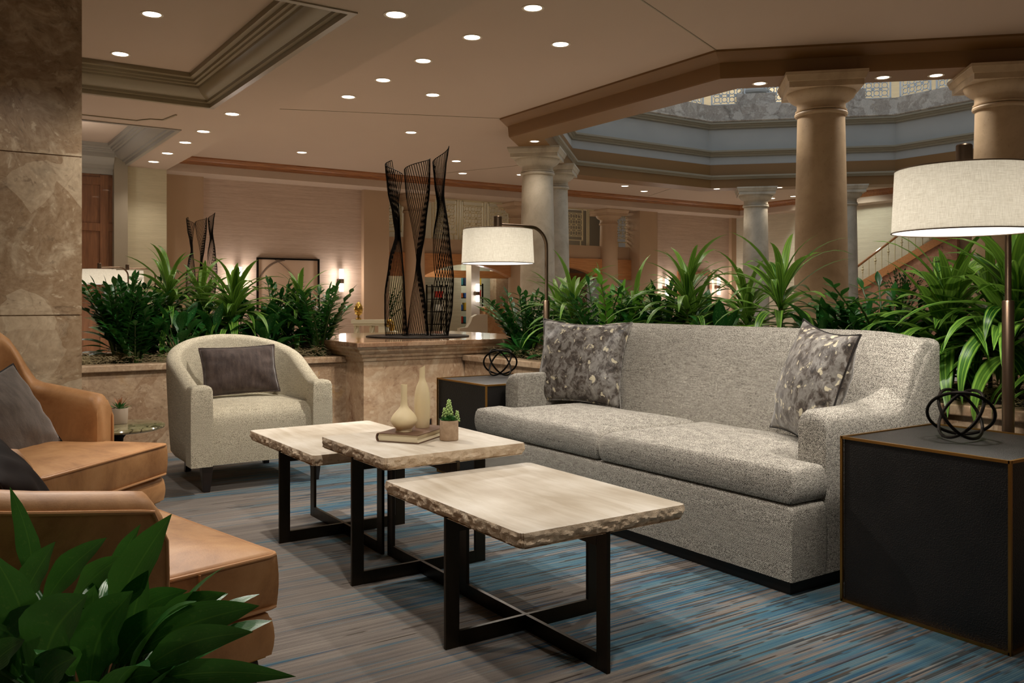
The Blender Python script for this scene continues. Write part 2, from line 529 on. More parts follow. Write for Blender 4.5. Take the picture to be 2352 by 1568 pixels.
# pillow print: brushed dabs of grey, taupe, cream and charcoal
t = NT('pillow_print'); c = t.coord()
w = t.noise(c, 9, 3, .6, 0, out=1)
wc = t.n('VectorMath', {'operation': 'ADD'}, i0=c, i1=t.n('VectorMath', {'operation': 'SCALE'}, i0=w, Scale=.09).outputs[0]).outputs[0]
a = t.noise(t.mapv(wc, (26, 16, 20), rot=(0, 0, .5)), 1, 5, .7, .3)
b = t.noise(t.mapv(wc, (40, 22, 30), loc=(4, 7, 2), rot=(0, 0, -.6)), 1, 4, .65, .3)
d = t.noise(t.mapv(wc, (34, 22, 30), loc=(9, 1, 5)), 1, 2, .5)
col = t.ramp(a, [(.36, L(42, 37, 33)), (.44, L(84, 74, 66)), (.52, L(126, 121, 115)), (.61, L(144, 139, 132)), (.72, L(182, 176, 166))])
col = t.mix(t.ramp(b, [(.56, (0,0,0)), (.64, (1,1,1))]), col, L(74, 65, 58))
col = t.mix(t.ramp(d, [(.63, (0,0,0)), (.66, (1,1,1))]), col, L(206, 196, 168))
M['print'] = t.pbr(col, .45, sheen=.3, normal=t.bump(t.noise(c, 60, 3), .2, .005))
# leather
t = NT('tan_leather'); c = t.coord()
n1 = t.noise(c, 5, 5, .65, .5); n2 = t.noise(c, 240, 3, .6)
sc = t.n('TexVoronoi', {'feature': 'DISTANCE_TO_EDGE'}, Vector=t.n('VectorMath', {'operation': 'ADD'}, i0=c, i1=t.n('VectorMath', {'operation': 'SCALE'}, i0=t.noise(c, 12, 3, .6, 0, out=1), Scale=.2).outputs[0]).outputs[0], Scale=26).outputs[0]
col = t.ramp(n1, [(.3, L(150, 104, 64)), (.52, L(188, 138, 90)), (.75, L(206, 158, 110))])
col = t.mix(t.ramp(sc, [(0, (.22,.22,.22)), (.03, (0,0,0))]), col, L(206, 150, 98))
M['leather'] = t.pbr(col, .48, normal=t.bump(n2, .12, .003), spec=.35)
t = NT('leather_piping'); M['leather_pipe'] = t.pbr(L(196, 142, 92), .42)
# black shagreen
t = NT('shagreen'); c = t.coord()
vo = t.n('TexVoronoi', Vector=c, Scale=230).outputs[0]; n = t.noise(c, 5, 4, .6)
col = t.ramp(n, [(.3, L(14, 12, 11)), (.7, L(28, 23, 20))])
M['shagreen'] = t.pbr(col, t.math('ADD', .38, t.math('MULTIPLY', n, .2)), normal=t.bump(vo, .45, .003), spec=.5)
# lamp shade linen: light comes through it from the bulb inside
t = NT('linen_shade'); c = t.coord()
a = t.noise(t.mapv(c, (30, 30, 800)), 1, 3, .65); b = t.noise(t.mapv(c, (620, 620, 26)), 1, 3, .65)
h = t.math('ADD', t.math('MULTIPLY', a, .5), t.math('MULTIPLY', b, .5))
col = t.ramp(h, [(.34, L(186, 177, 160)), (.62, L(228, 222, 208))])
df = t.n('BsdfDiffuse', Color=col); tr = t.n('BsdfTranslucent', Color=col)
mx = t.n('MixShader', Fac=.45); t.t.links.new(df.outputs[0], mx.inputs[1]); t.t.links.new(tr.outputs[0], mx.inputs[2])
M['linen'] = t.shader(mx)
M['diffuser'] = emit('lamp_diffuser', (1, .93, .82), 2.6)
M['lens'] = emit('downlight_lens', (1, .84, .64), 9.0)
M['lens_cool'] = emit('sconce_glass', (1, .90, .82), 5.0)
M['shop_screen'] = emit('shop_lightbox', (.8, 1, .85), .7)
M['trim_ring'] = plain('trim_ring', L(214, 200, 180), .35)
M['ceramic'] = paint('ceramic_cream', L(226, 206, 164), .03, .55)
M['cover'] = paint('book_cover', L(104, 74, 54), .08, .5)
t = NT('book_pages'); c = t.coord(); n = t.noise(t.mapv(c, (2, 2, 900)), 1, 2)
M['paper'] = t.pbr(t.ramp(n, [(.3, L(200, 184, 150)), (.7, L(236, 224, 194))]), .8)
t = NT('concrete_pot'); c = t.coord(); n = t.noise(c, 40, 5, .65)
M['concrete'] = t.pbr(t.ramp(n, [(.3, L(150, 124, 98)), (.7, L(186, 160, 132))]), .9, normal=t.bump(n, .3, .005))
M['concrete_pale'] = paint('pale_pot', L(196, 176, 156), .1, .85)
t = NT('green_marble'); c = t.geo()
w = t.noise(c, 6, 4, .6, 0, out=1)
wc = t.n('VectorMath', {'operation': 'ADD'}, i0=c, i1=t.n('VectorMath', {'operation': 'SCALE'}, i0=w, Scale=.12).outputs[0]).outputs[0]
vo = t.n('TexVoronoi', {'feature': 'DISTANCE_TO_EDGE'}, Vector=wc, Scale=13).outputs[0]
n = t.noise(wc, 9, 4, .6)
col = t.mix(t.ramp(vo, [(0, (1,1,1)), (.05, (0,0,0))]), t.ramp(n, [(.3, L(112, 104, 72)), (.6, L(164, 156, 118)), (.8, L(192, 184, 150))]), L(54, 44, 26))
M['green_marble'] = t.pbr(col, .14, coat=.3)
M['soil'] = paint('soil', L(34, 26, 19), .2, .95)
M['moss'] = paint('moss_strands', L(178, 160, 118), .25, .9)
M['stem'] = paint('plant_stem', L(106, 108, 52), .2, .5)
M['stem_dark'] = paint('plant_stem_dark', L(60, 92, 36), .2, .45)

def leafmat(name, mid, edge, dark, stripes=False, varieg=None, rough=.32, trans=.25):
    t = NT(name); uv = t.coord('UV'); s = t.n('SeparateXYZ', Vector=uv); u, v = s.outputs[0], s.outputs[1]
    cu = t.math('ABSOLUTE', t.math('SUBTRACT', t.math('FRACT', u), .5))
    c = t.coord()
    n = t.noise(c, 6, 3)
    rnd = t.math('MULTIPLY', t.math('FLOOR', u), .06)
    base = t.mix(n, mid, dark)
    base = t.mix(rnd, base, edge)
    if stripes:
        base = t.mix(t.ramp(cu, [(.27, (0,0,0)), (.31, (1,1,1)), (.40, (1,1,1)), (.44, (.0,.0,.0))]), base, edge)
        base = t.mix(t.ramp(cu, [(.035, (.7,.7,.7)), (.06, (0,0,0)), (.14, (0,0,0)), (.16, (.35,.35,.35)), (.19, (0,0,0))]), base, edge)
    else:
        base = t.mix(t.ramp(cu, [(.0, (.6,.6,.6)), (.035, (0,0,0))]), base, edge)
    if varieg:
        ang = t.noise(t.mapv(uv, (9, 26, 1)), 1, 3, .6, .6)
        m = t.math('MULTIPLY', t.ramp(ang, [(.56, (0,0,0)), (.64, (1,1,1))]), t.ramp(cu, [(.05, (0,0,0)), (.14, (.85,.85,.85)), (.30, (.85,.85,.85)), (.40, (0,0,0))]))
        base = t.mix(m, base, varieg)
    b = t.n('BsdfPrincipled')
    t.set(b.inputs['Base Color'], base); t.set(b.inputs['Roughness'], rough); t.set(b.inputs['Specular IOR Level'], .5)
    rib = t.math('SINE', t.math('MULTIPLY', u, 70.0))
    t.set(b.inputs['Normal'], t.bump(rib, .12, .002))
    tr = t.n('BsdfTranslucent', Color=t.mix(.5, base, edge))
    mx = t.n('MixShader', Fac=trans); t.t.links.new(b.outputs[0], mx.inputs[1]); t.t.links.new(tr.outputs[0], mx.inputs[2])
    return t.shader(mx)
M['drac'] = leafmat('dracaena_leaf', L(30, 100, 30), L(138, 180, 70), L(12, 66, 24), stripes=True)
M['zz'] = leafmat('zz_leaf', L(28, 92, 36), L(76, 134, 50), L(12, 54, 22), rough=.26, trans=.15)
M['zz_brightlit'] = leafmat('zz_leaf_brightlit', L(104, 176, 46), L(150, 206, 80), L(70, 140, 36), rough=.3, trans=.3)  # zz leaf colour lightened so one plant looks brightly lit
M['agl'] = leafmat('aglaonema_leaf', L(24, 92, 36), L(70, 140, 56), L(10, 56, 24), varieg=L(128, 172, 96), rough=.3, trans=.15)
M['agl_front'] = leafmat('aglaonema_front_leaf', L(46, 124, 46), L(112, 164, 66), L(18, 76, 30), varieg=L(74, 120, 52), rough=.36, trans=.15)
M['succulent'] = leafmat('succulent_leaf', L(58, 122, 56), L(120, 168, 84), L(34, 92, 44), rough=.5, trans=.1)
M['succulent_bud'] = plain('succulent_bud', L(176, 204, 128), .6)
M['succulent_red'] = leafmat('succulent_red', L(206, 104, 92), L(222, 150, 120), L(160, 150, 80), rough=.5, trans=.2)
M['canvas'] = paint('art_canvas', L(198, 170, 146), .02, .8)
M['art_line'] = plain('art_line', L(118, 98, 82), .7)
M['rail_cream'] = paint('rail_cream', L(206, 196, 166), .05, .5)
M['grille'] = paint('grille_paint', L(214, 202, 166), .06, .5)
M['grille_white'] = paint('grille_white', L(206, 212, 214), .05, .5)
M['glass_dark'] = plain('dark_glass', L(70, 62, 48), .08)
for nm, cc in (('red', (186, 54, 44)), ('blue', (36, 92, 176)), ('teal', (48, 128, 140)), ('yellow', (218, 180, 56)), ('navy', (40, 52, 84)), ('wht', (220, 220, 214)), ('orange', (206, 110, 50))):
    M['box_'+nm] = plain('package_'+nm, L(*cc), .45)
# ------------------------------------------------------------------ the building
CZ = 3.45      # ceiling
BZ = 3.20      # beam soffit
OC = (10.84, 7.71); OA = 4.5        # atrium octagon: centre, apothem of its outer face

def octagon(ap):
    r = ap/math.cos(PI/8)
    return [(OC[0]+r*math.cos(PI/8+k*PI/4), OC[1]+r*math.sin(PI/8+k*PI/4)) for k in range(8)]   # counter-clockwise

struct('floor', MB().box(-6, 22, -5, 21.5, -.12, 0), M['carpet'], smooth=False)

b = MB(); b.box(4.6, 17.6, -5, 15.7, -.02, .004); b.box(-6, 4.6, 7.9, 15.0, -.02, .004); b.box(-6, 4.6, -5, -.9, -.02, .004); b.box(-6, -1.6, -.9, 7.9, -.02, .004)
b.box(7.2, 15.2, 15.7, 21, -.02, .004)
struct('floor_marble_bounce', b, M['floor_marble_bounce'], smooth=False)  # unseen pale floor, added to bounce light up at the ceiling

def plate_with_hole(outer, hole, z0, z1):
    """a slab with a polygonal hole"""
    import bmesh
    bm = bmesh.new()
    es = []
    for loop in (outer, hole):
        vs = [bm.verts.new((x, y, z0)) for x, y in loop]
        for i in range(len(vs)): es.append(bm.edges.new((vs[i], vs[(i+1) % len(vs)])))
    r = bmesh.ops.triangle_fill(bm, edges=es, use_beauty=True, use_dissolve=False)
    fs = [f for f in bm.faces]
    g = bmesh.ops.extrude_face_region(bm, geom=fs)
    for v in g['geom']:
        if isinstance(v, bmesh.types.BMVert): v.co.z = z1
    bmesh.ops.recalc_face_normals(bm, faces=bm.faces)
    m = MB(); bm.verts.index_update()
    m.v = [tuple(v.co) for v in bm.verts]; m.f = [tuple(v.index for v in f.verts) for f in bm.faces]
    bm.free()
    return m
struct('ceiling', plate_with_hole([(3.3, -5), (22, -5), (22, 16.2), (3.3, 16.2)], octagon(OA-.05), CZ, CZ+.2), M['ceiling'], smooth=False)
# lower soffit with two coffers on the window side
def rect_hole(x0, x1, y0, y1): return [(x0, y0), (x1, y0), (x1, y1), (x0, y1)]
CX0, CX1 = .2, 2.66
b = MB()
b.box(CX1, 3.3, -5, 15.6, BZ, CZ+.2)
b.box(-6, CX0, -5, 15.6, BZ, CZ+.2)
b.box(CX0, CX1, -5, 6.05, BZ, CZ+.2)
b.box(CX0, CX1, 9.93, 11.43, BZ, CZ+.2)
b.box(CX0, CX1, 14.95, 15.6, BZ, CZ+.2)
struct('beam_soffit', b, M['ceiling'], smooth=False)
b = MB(); b.box(CX0, CX1, 6.05, 9.93, CZ+.03, CZ+.2); struct('ceiling_coffer', b, M['ceiling'], smooth=False)
b = MB(); b.box(CX0, CX1, 11.43, 14.95, CZ+.03, CZ+.2); struct('ceiling_coffer', b, M['ceiling'], smooth=False)
# coffer crown: profile goes inward (left of a counter-clockwise loop) as it climbs
prof = [(-.02, BZ-.012), (.035, BZ-.012), (.04, BZ+.03), (.075, BZ+.035), (.08, BZ+.06), (.12, BZ+.075), (.17, BZ+.11), (.20, BZ+.15),
        (.205, BZ+.17), (.235, BZ+.175), (.24, BZ+.195), (.265, BZ+.20), (.27, BZ+.225), (.31, BZ+.235), (.315, CZ+.03), (-.02, CZ+.03)]
b = MB().sweep(rect_hole(CX0, CX1, 6.05, 9.93), prof, closed=True); struct('trim_1', b, M['moulding'], angle=20)
b = MB().sweep(rect_hole(CX0, CX1, 11.43, 14.95), prof, closed=True); struct('trim_2', b, M['moulding_grey'], angle=20)
# raised panel line on the cross beam
b = MB()
pl = [(0.3, 11.12), (2.10, 11.12), (2.15, 11.02), (2.22, 10.93), (2.35, 10.90), (2.41, 10.52)]
b.sweep(pl, [(-.012, BZ+.002), (-.012, BZ-.010), (.012, BZ-.010), (.012, BZ+.002)])
struct('trim_3', b, M['moulding'], smooth=False)
# fine ceiling joints running out from the octagon corners
b = MB()
for (x, y) in octagon(OA):
    d = Vector((x-OC[0], y-OC[1])).normalized(); q = Vector((-d.y, d.x))
    c = Vector((x, y))+d*1.45
    if c.x < 3.8: continue
    b.obox(c, d, q, 1.42, .006, CZ-.004, CZ+.01)
struct('trim_4', b, M['moulding'], smooth=False)

# the ring beam hung below the ceiling round the atrium
RZ = 3.20
ring = [(0, CZ+.01), (-.06, CZ+.01), (-.06, CZ-.02), (-.045, CZ-.035), (.02, CZ-.09), (.04, CZ-.10), (.05, RZ+.02), (.06, RZ), (.50, RZ), (.50, RZ+.17), (.47, RZ+.19), (.47, CZ+.2), (0, CZ+.2)]
o8 = octagon(OA)
struct('ring_beam', MB().sweep(o8, ring, closed=True), M['beam_stone_shaded'], angle=25)
# tiers of plaster above it, each with its moulding
tiers = [(.62, 3.40, 3.86), (.70, 3.86, 4.40)]
b = MB()
b.sweep(o8, [(.44, 3.36), (.47, 3.38), (.44, 3.90), (.40, 3.92), (.40, 4.50), (.20, 4.50), (.20, 3.36)], closed=True)
struct('wall_atrium', b, M['atrium'], angle=25)
b = MB()
for z, o in ((3.36, .47), (3.84, .45), (4.38, .41)):
    b.sweep(o8, [(o-.06, z-.03), (o+.02, z-.03), (o+.03, z), (o+.055, z+.012), (o+.06, z+.035), (o+.09, z+.045), (o+.095, z+.075), (o-.06, z+.085)], closed=True)
struct('trim_5', b, M['atrium_trim'], angle=20)
b = MB().sweep(o8, [(.50, 4.46), (.52, 4.48), (.52, 4.50), (.46, 4.51), (.46, 4.80), (.1, 4.82), (.1, 4.46)], closed=True)
struct('trim_6', b, M['grey_marble'], angle=20)
b = MB().sweep(octagon(OA), [(.1, 4.46), (.1, 4.60), (-3.0, 4.60), (-3.0, 4.46)], closed=True)
struct('floor_gallery', b, M['white'], smooth=False)
b = MB().sweep(octagon(OA+2.6), [(0, 4.6), (0, 8.2), (-.2, 8.2), (-.2, 4.6)], closed=True)
struct('wall_gallery', b, M['wall_light'], smooth=False)
struct('ceiling_atrium', MB().box(OC[0]-8, OC[0]+8, OC[1]-8, OC[1]+8, 8.2, 8.35), M['atrium'], smooth=False)

# pillar of breccia slabs at the left
b = MB()
for z0, z1 in ((0, .955), (.962, 1.955), (1.962, BZ)):
    b.box(-.62, .826, 6.1, 7.5, z0, z1)
b.box(-.61, .816, 6.11, 7.49, 0, BZ)
pil = thing('stone_pillar', 'square pillar clad in brown breccia slabs rising to the ceiling beside the planter', 'pillar', (.1, 6.8, 0))
b.build('cladding', M['pillar'], pil, smooth=False, world=True)

# far wall
def wall(name, x0, x1, y0, y1, z0, z1, m):
    return struct(name, MB().box(x0, x1, y0, y1, z0, z1), m, smooth=False)
FY = 15.7
wall('wall_left', -6, 2.5, 14.95, 15.15, 0, 3.05, M['wood_panel'])
b = MB()   # stiles and rails of the panelling
for x in (.9, 1.62, 2.34): b.box(x-.06, x+.06, 14.92, 14.955, 0, 3.02)
for z in (.1, 1.42, 2.2, 2.92): b.box(.3, 2.5, 14.925, 14.955, z-.06, z+.06)
struct('trim_7', b, M['wood_panel'], smooth=False)
b = MB(); b.sweep([(2.46, 14.95), (-1, 14.95)], [(0, 3.03), (.05, 3.03), (.06, 3.1), (.1, 3.12), (.11, 3.17), (.18, 3.24), (.2, 3.28), (.2, CZ+.03), (0, CZ+.03)])
struct('trim_8', b, M['moulding_grey'], angle=20)
wall('wall_pier', 2.46, 2.66, 14.8, 15.7, 0, CZ, M['wall_grey'])
wall('wall_pilaster', 2.66, 3.30, 15.05, 15.75, 0, BZ, M['wall_cream'])
wall('wall_return', 3.30, 4.02, 15.55, 15.9, 0, 3.4, M['wall_tan'])
wall('wall_far', 4.02, 7.05, FY, FY+.2, 0, 3.4, M['wall_pink'])
wall('wall_far_pier', 7.05, 7.59, FY-.12, FY+.4, 0, 3.4, M['wall_tan'])
wall('wall_far_pier', 14.2, 14.78, FY-.12, FY+.4, 0, 3.4, M['wall_tan'])
wall('wall_far_right', 14.78, 17.42, FY, FY+.2, 0, 3.4, M['wall_pink'])
wall('wall_far_corner', 17.42, 17.7, FY-.1, FY+.2, 0, 3.4, M['wall_tan'])
# bulkhead with timber crown
RX = 17.6
b = MB(); b.box(3.3, RX, 15.1, 16.3, 3.2, 3.47); b.box(RX-.45, RX+.3, 2, 15.1, 3.2, 3.47)
struct('beam_bulkhead', b, M['ceiling'], smooth=False)
cp = [(0, 3.33), (.015, 3.33), (.02, 3.35), (.05, 3.36), (.055, 3.38), (.085, 3.395), (.10, 3.42), (.125, 3.425), (.13, CZ), (0, CZ)]
b = MB(); b.sweep([(3.42, 15.1), (RX-.45, 15.1), (RX-.45, 2)], [(-o, z) for o, z in cp][::-1])
struct('trim_9', b, M['wood_crown'], angle=20)
wall('wall_right', RX, RX+.2, 0, FY+.2, 0, 3.4, M['wall_light'])
wall('wall_right_pier', RX-.16, RX, 9.25, 9.85, 0, 3.2, M['wall_tan'])
wall('wall_right_pier', RX-.10, RX, 8.2, 9.15, 0, 3.2, M['wall_tan'])

# loggia: arched openings, band and balcony
b = MB()
cols_x = (8.3, 10.9, 13.5)
b.box(7.59, 14.2, FY+.25, FY+.4, 2.02, 2.34)
struct('wall_balcony', b, M['wall_tan'], smooth=False)
b = MB()
def arch(x0, x1, flat=False):
    n = 16; top = []; bot = []
    for i in range(n+1):
        u = i/n; x = x0+(x1-x0)*u
        k = 0 if flat else (1-(2*u-1)**2)*.27
        bot.append((x, 1.55+k)); top.append((x, 2.03))
    vs = []
    for y in (FY+.18, FY+.38):
        vs += [(x, y, z) for x, z in bot] + [(x, y, z) for x, z in top]
    m = n+1; fs = []
    for i in range(n):
        fs.append((i, i+1, m+i+1, m+i)); o = 2*m
        fs.append((o+i+1, o+i, o+m+i, o+m+i+1))
        fs.append((i+1, i, o+i, o+i+1)); fs.append((m+i, m+i+1, o+m+i+1, o+m+i))
    b.add(vs, fs)
arch(7.59, 8.1, True); arch(8.5, 10.7); arch(11.1, 13.3); arch(13.7, 14.2, True)
struct('trim_10', b, M['wood_arch'], angle=20)
wall('floor_balcony', 7.59, 14.2, FY+.4, 18.2, 2.2, 2.34, M['wall_tan'])
wall('wall_balcony_back', 7.0, 15.2, 18.2, 18.3, 2.3, 3.6, M['wall_grey'])
wall('ceiling_balcony', 7.0, 15.2, FY+.55, 18.3, 3.5, 3.6, M['ceiling'])
# rooms below the balcony
wall('wall_shop_left', 7.0, 7.2, FY+.4, 21.3, 0, 2.2, M['wall_cream'])
wall('wall_shop_back', 7.0, 11.62, 19.6, 19.75, 0, 2.2, M['wall_light'])
wall('wall_shop_marble', 12.45, 15.5, 19.2, 19.5, 0, 2.2, M['shop_marble'])
wall('wall_shop_rear', 11.0, 13.6, 20.9, 21.0, 0, 2.2, M['wall_light'])
wall('ceiling_shop', 7.0, 15.5, 18.3, 21.2, 2.1, 2.2, M['white'])
struct('trim_11', MB().box(9.9, 15.4, 18.75, 19.0, 1.62, 1.80), M['wood_arch'], smooth=False)
wall('wall_shop_screen', 8.6, 9.5, 18.4, 18.55, 0, 2.2, M['wall_cream'])

# ------------------------------------------------------------------ columns
def column(x, y, rot, mat, label, rad=.25, top=RZ, loc_z=0, group=None):
    r = thing('stone_column', label, 'column', (x, y, loc_z), rot, group)
    H = top-loc_z; p = []
    for k in range(15):                       # gentle entasis
        f = k/14; z = .28+(H-.28-.36)*f
        p.append((rad*(1.02-.02*f-.12*f*f), z))
    MB().lathe(p, 48, cap=False).build('shaft', mat, r, angle=60)
    q = rad*.88
    MB().lathe([(q, H-.365), (q+.022, H-.36), (q+.028, H-.345), (q+.022, H-.33), (q+.006, H-.326), (q+.018, H-.32), (q+.02, H-.308), (q+.006, H-.30), (q+.004, H-.25), (q+.012, H-.235), (q+.05, H-.215), (q+.085, H-.185), (q+.10, H-.15), (q+.10, H-.14)], 48, cap=False).build('capital', mat, r, angle=35)
    s = q+.115
    ring = []
    for hw, z in ((s-.012, H-.14), (s, H-.138), (s, H-.085), (s+.012, H-.08), (s+.03, H-.03), (s+.035, H-.028), (s+.035, H)):
        ring.append([(hw, -hw, z), (hw, hw, z), (-hw, hw, z), (-hw, -hw, z)])
    MB().loft(ring).build('abacus', mat, r, smooth=False)
    MB().box(-.36, .36, -.36, .36, 0, .12).lathe([(.35, .12), (.37, .16), (.35, .2), (.30, .22), (.29, .25), (.262, .28)], 40, cap=False).build('base', mat, r, angle=35)
    return r
column(7.24, 5.35, R(45), M['column'], 'large tan stone column rising behind the middle of the sofa')
column(8.38, 4.21, R(45), M['column'], 'large tan stone column behind the big drum floor lamp')
column(7.28, 10.14, R(45), M['column_grey'], 'grey stone column behind the smaller floor lamp, nearer of its pair')
column(8.42, 11.27, R(45), M['column_grey'], 'slim grey column half hidden behind another by the small lamp')
column(13.26, 11.27, R(45), M['column_grey'], 'distant grey column standing across the atrium left of the big tan column')
column(14.40, 10.13, R(45), M['column_grey'], 'distant column mostly hidden behind the big tan column')
for i, x in enumerate(cols_x):
    column(x, FY+.2, 0, M['wall_tan'], ('balcony column seen through the tall wire sculpture', 'balcony column behind the grey column pair', 'balcony column between two lattice panels at the far wall')[i], .23, 3.2)
# upper gallery columns
for (x, y), lb in (((13.45, 11.46), 'gallery column base on a marble block above the atrium ring'), ((14.59, 10.32), 'gallery column behind the capital of the big tan column')):
    r = thing('gallery_column', lb, 'column', (x, y, 4.6), R(45))
    MB().box(-.36, .36, -.36, .36, 0, .42).build('plinth', M['grey_marble'], r, smooth=False)
    MB().lathe([(.30, .42), (.33, .46), (.33, .50), (.28, .54), (.26, .58), (.25, 2.0), (.24, 3.4)], 32).build('shaft', M['atrium'], r, angle=35)

# ------------------------------------------------------------------ lattice panels
def lattice_mesh(w, h, nx, nz, r=.006, n=10):
    m = MB(); cw, ch = w/nx, h/nz; k = min(cw, ch)
    for i in range(nx):
        for j in range(nz):
            cx, cz = -w/2+cw*(i+.5), ch*(j+.5)
            m.tube([(cx+k*.36*math.cos(2*PI*a/n), 0, cz+k*.36*math.sin(2*PI*a/n)) for a in range(n)], r, 4, closed=True)
            for a in range(4):
                t0 = PI/4+a*PI/2
                m.tube([(cx+k*.36*math.cos(t0), 0, cz+k*.36*math.sin(t0)), (cx+cw*.5*math.copysign(1, math.cos(t0)), 0, cz+ch*.5*math.copysign(1, math.sin(t0)))], r, 4, cap=False)
    for i in range(nx-1):
        for j in range(nz-1):
            cx, cz = -w/2+cw*(i+1), ch*(j+1)
            m.tube([(cx+k*.2*math.cos(2*PI*a/6), 0, cz+k*.2*math.sin(2*PI*a/6)) for a in range(6)], r, 4, closed=True)
    return m
def lattice(name, label, cat, loc, rz, w, h, nx, nz, mat, group=None, r=.006, bar=.02, legs=0):
    t = thing(name, label, cat, loc, rz, group)
    m = MB()
    for x in (-w/2, w/2): m.box(x-bar/2, x+bar/2, -bar/2, bar/2, 0, h)
    for z in (0, h): m.box(-w/2-bar/2, w/2+bar/2, -bar/2, bar/2, z-bar/2, z+bar/2)
    if legs:
        for x in (-w/2+.06, w/2-.06): m.box(x-.012, x+.012, -.012, .012, -legs, 0)
        for z in (.09, h-.09): m.box(-w/2, w/2, -.008, .008, z-.008, z+.008)
    m.build('frame', mat, t, smooth=False)
    lm = lattice_mesh(w-.06, h-.2 if legs else h-.06, nx, nz, r)
    lm.v = [(x, y, z+(.1 if legs else .03)) for x, y, z in lm.v]
    lm.build('lattice', mat, t)
    return t
spots = [(7.85, 'lattice balcony panel at the left end, behind the wire sculpture'), (9.12, 'lattice balcony panel right of the wire sculpture'),
         (9.80, 'lattice balcony panel above the left half of the small lamp shade'), (10.46, 'lattice balcony panel above the right half of the small lamp shade'),
         (12.55, 'lattice balcony panel just right of the grey column pair'), (14.06, 'narrow lattice balcony panel right of the far balcony column')]
for i, (x, lb) in enumerate(spots):
    w = .44 if i in (0, 5) else .52
    lattice('balcony_lattice', lb, 'railing', (x, FY+.33, 2.46), 0, w, .72, 3, 4, M['grille'], 'lattice panels along the balcony', .0075, .025, .14)
b = MB(); b.tube([(7.6, FY+.33, 3.2), (14.2, FY+.33, 3.2)], .02, 6)
for x in (8.62, 8.8, 9.44, 9.5, 10.12, 11.3, 11.5, 12.95, 13.0): b.box(x-.012, x+.012, FY+.32, FY+.34, 2.34, 3.2)
t = thing('balcony_rail', 'cream top rail and uprights between the lattice balcony panels', 'railing', (10.9, FY+.33, 2.34)); b.build('rail', M['grille'], t, world=True)
# gallery lattice round the atrium
def gal(a, bb, n, texts):
    A, B = Vector(a), Vector(bb); d = (B-A).normalized()
    for i in range(n):
        if texts[i] is None: continue
        p = A.lerp(B, (i+.5)/n)
        lattice('gallery_lattice', texts[i], 'railing', (p.x, p.y, 4.84), math.atan2(d.y, d.x), min(.62, (B-A).length/n-.12), .95, 4, 6, M['grille_white'], 'lattice panels above the atrium', .010, .03)
o9 = octagon(OA-.25)
gal(o9[2], o9[1], 5, ['gallery lattice panel at far left, just showing over the beam', 'gallery lattice panel second along, just showing over the beam', 'gallery lattice panel third along, over the beam', 'backlit gallery lattice panel left of the gallery column base', 'gallery lattice panel at the corner left of the gallery column'][::1])
gal(o9[1], o9[0], 4, ['gallery lattice panel beside the first gallery column', 'gallery lattice panel between the gallery column and the tan capital', 'gallery lattice panel behind the tan capital', 'gallery lattice panel right of the big tan column'])
gal(o9[0], o9[7], 5, ['gallery lattice panel at the inner corner right of the tan column', 'second gallery lattice panel right of the tan column', 'third gallery lattice panel right of the tan column', 'gallery lattice panel next to the right tan capital', None])
# ------------------------------------------------------------------ coffee tables
def coffee_table(label, cx, cy, w, l, H, seed):
    th = .044
    r = thing('coffee_table', label, 'coffee table', (cx, cy, 0), 0, 'nesting stone coffee tables')
    m = MB(); hw, hl = w/2+.004, l/2+.004; cc = .012
    xs = dense(-hw, hw, .0065, (0, .004, .009, .015)); ys = dense(-hl, hl, .0065, (0, .004, .009, .015))
    def jit(p, n, fr):
        q = Vector((p.x*34+seed, p.y*34, fr*2.6+seed)); q2 = Vector((p.x*110, p.y*110+seed, fr*5.5))
        a = noise.noise(q)*.009+abs(noise.noise(q2))*.008-.003
        k = max(0, min(1, fr*2.5)) if fr < .4 else 1
        off = (-.004+a)*k + (noise.noise(q2*1.3)*.0015 if fr == 0 else 0)
        off += .006*math.sin(PI*min(1, fr*1.15))
        if fr >= .95: off -= .006
        return Vector((p.x+n.x*off, p.y+n.y*off, p.z+(noise.noise(q2*.8+Vector((3, 3, 3)))*.0025 if 0 < fr < 1 else (0 if fr == 0 else noise.noise(q)*.002))))
    grid_solid(m, xs, ys, lambda x, y: abs(x)+abs(y) < hw+hl-cc, lambda x, y, d: H-.0012*(1 if d < .004 else 0), lambda x, y, d: H-th, rows=8, jit=jit, flat=True)
    ncell = len(m.f)
    # side faces take the split stone
    for i, f in enumerate(m.f):
        zs = [m.v[k][2] for k in f]
        if min(zs) < H-.003: m.mi[i] = 1
    m.build('stone_top', [M['travertine'], M['split']], r, angle=24)
    t, bw = .013, .048
    zt = H-th+.003
    for ax in (0, 1):
        h = (w if ax == 0 else l)/2+.002
        for sg in (-1, 1):
            g = MB()
            if ax == 0: g.box(min(sg*h, sg*(h-bw)), max(sg*h, sg*(h-bw)), -t/2, t/2, 0, zt+.010)
            else: g.box(-t/2, t/2, min(sg*h, sg*(h-bw)), max(sg*h, sg*(h-bw)), 0, zt+.010)
            # the leg bites a little into the rough edge: cut it back above the slab underside
            g.v = [(x, y, min(z, zt)) for x, y, z in g.v]
            g.build('leg', M['bronze_dark'], r, smooth=False, bevel=.0015)
        for nm, z0, z1 in (('base_bar', .0, bw), ('top_bar', zt-bw, zt)):
            e = -.0006 if ax else 0
            g = MB()
            if ax == 0: g.box(-h+bw, h-bw, -t/2, t/2, z0, z1+e)
            else: g.box(-t/2, t/2, -h+bw, h-bw, z0, z1+e)
            g.build(nm, M['bronze_dark'], r, smooth=False)
    return r
coffee_table('stone topped coffee table nearest the viewer, standing empty in front of the sofa', 1.595, 2.285, .592, .81, .44, 1.3)
coffee_table('square raised stone coffee table carrying the book and vases', 1.59, 2.985, .575, .565, .514, 5.7)
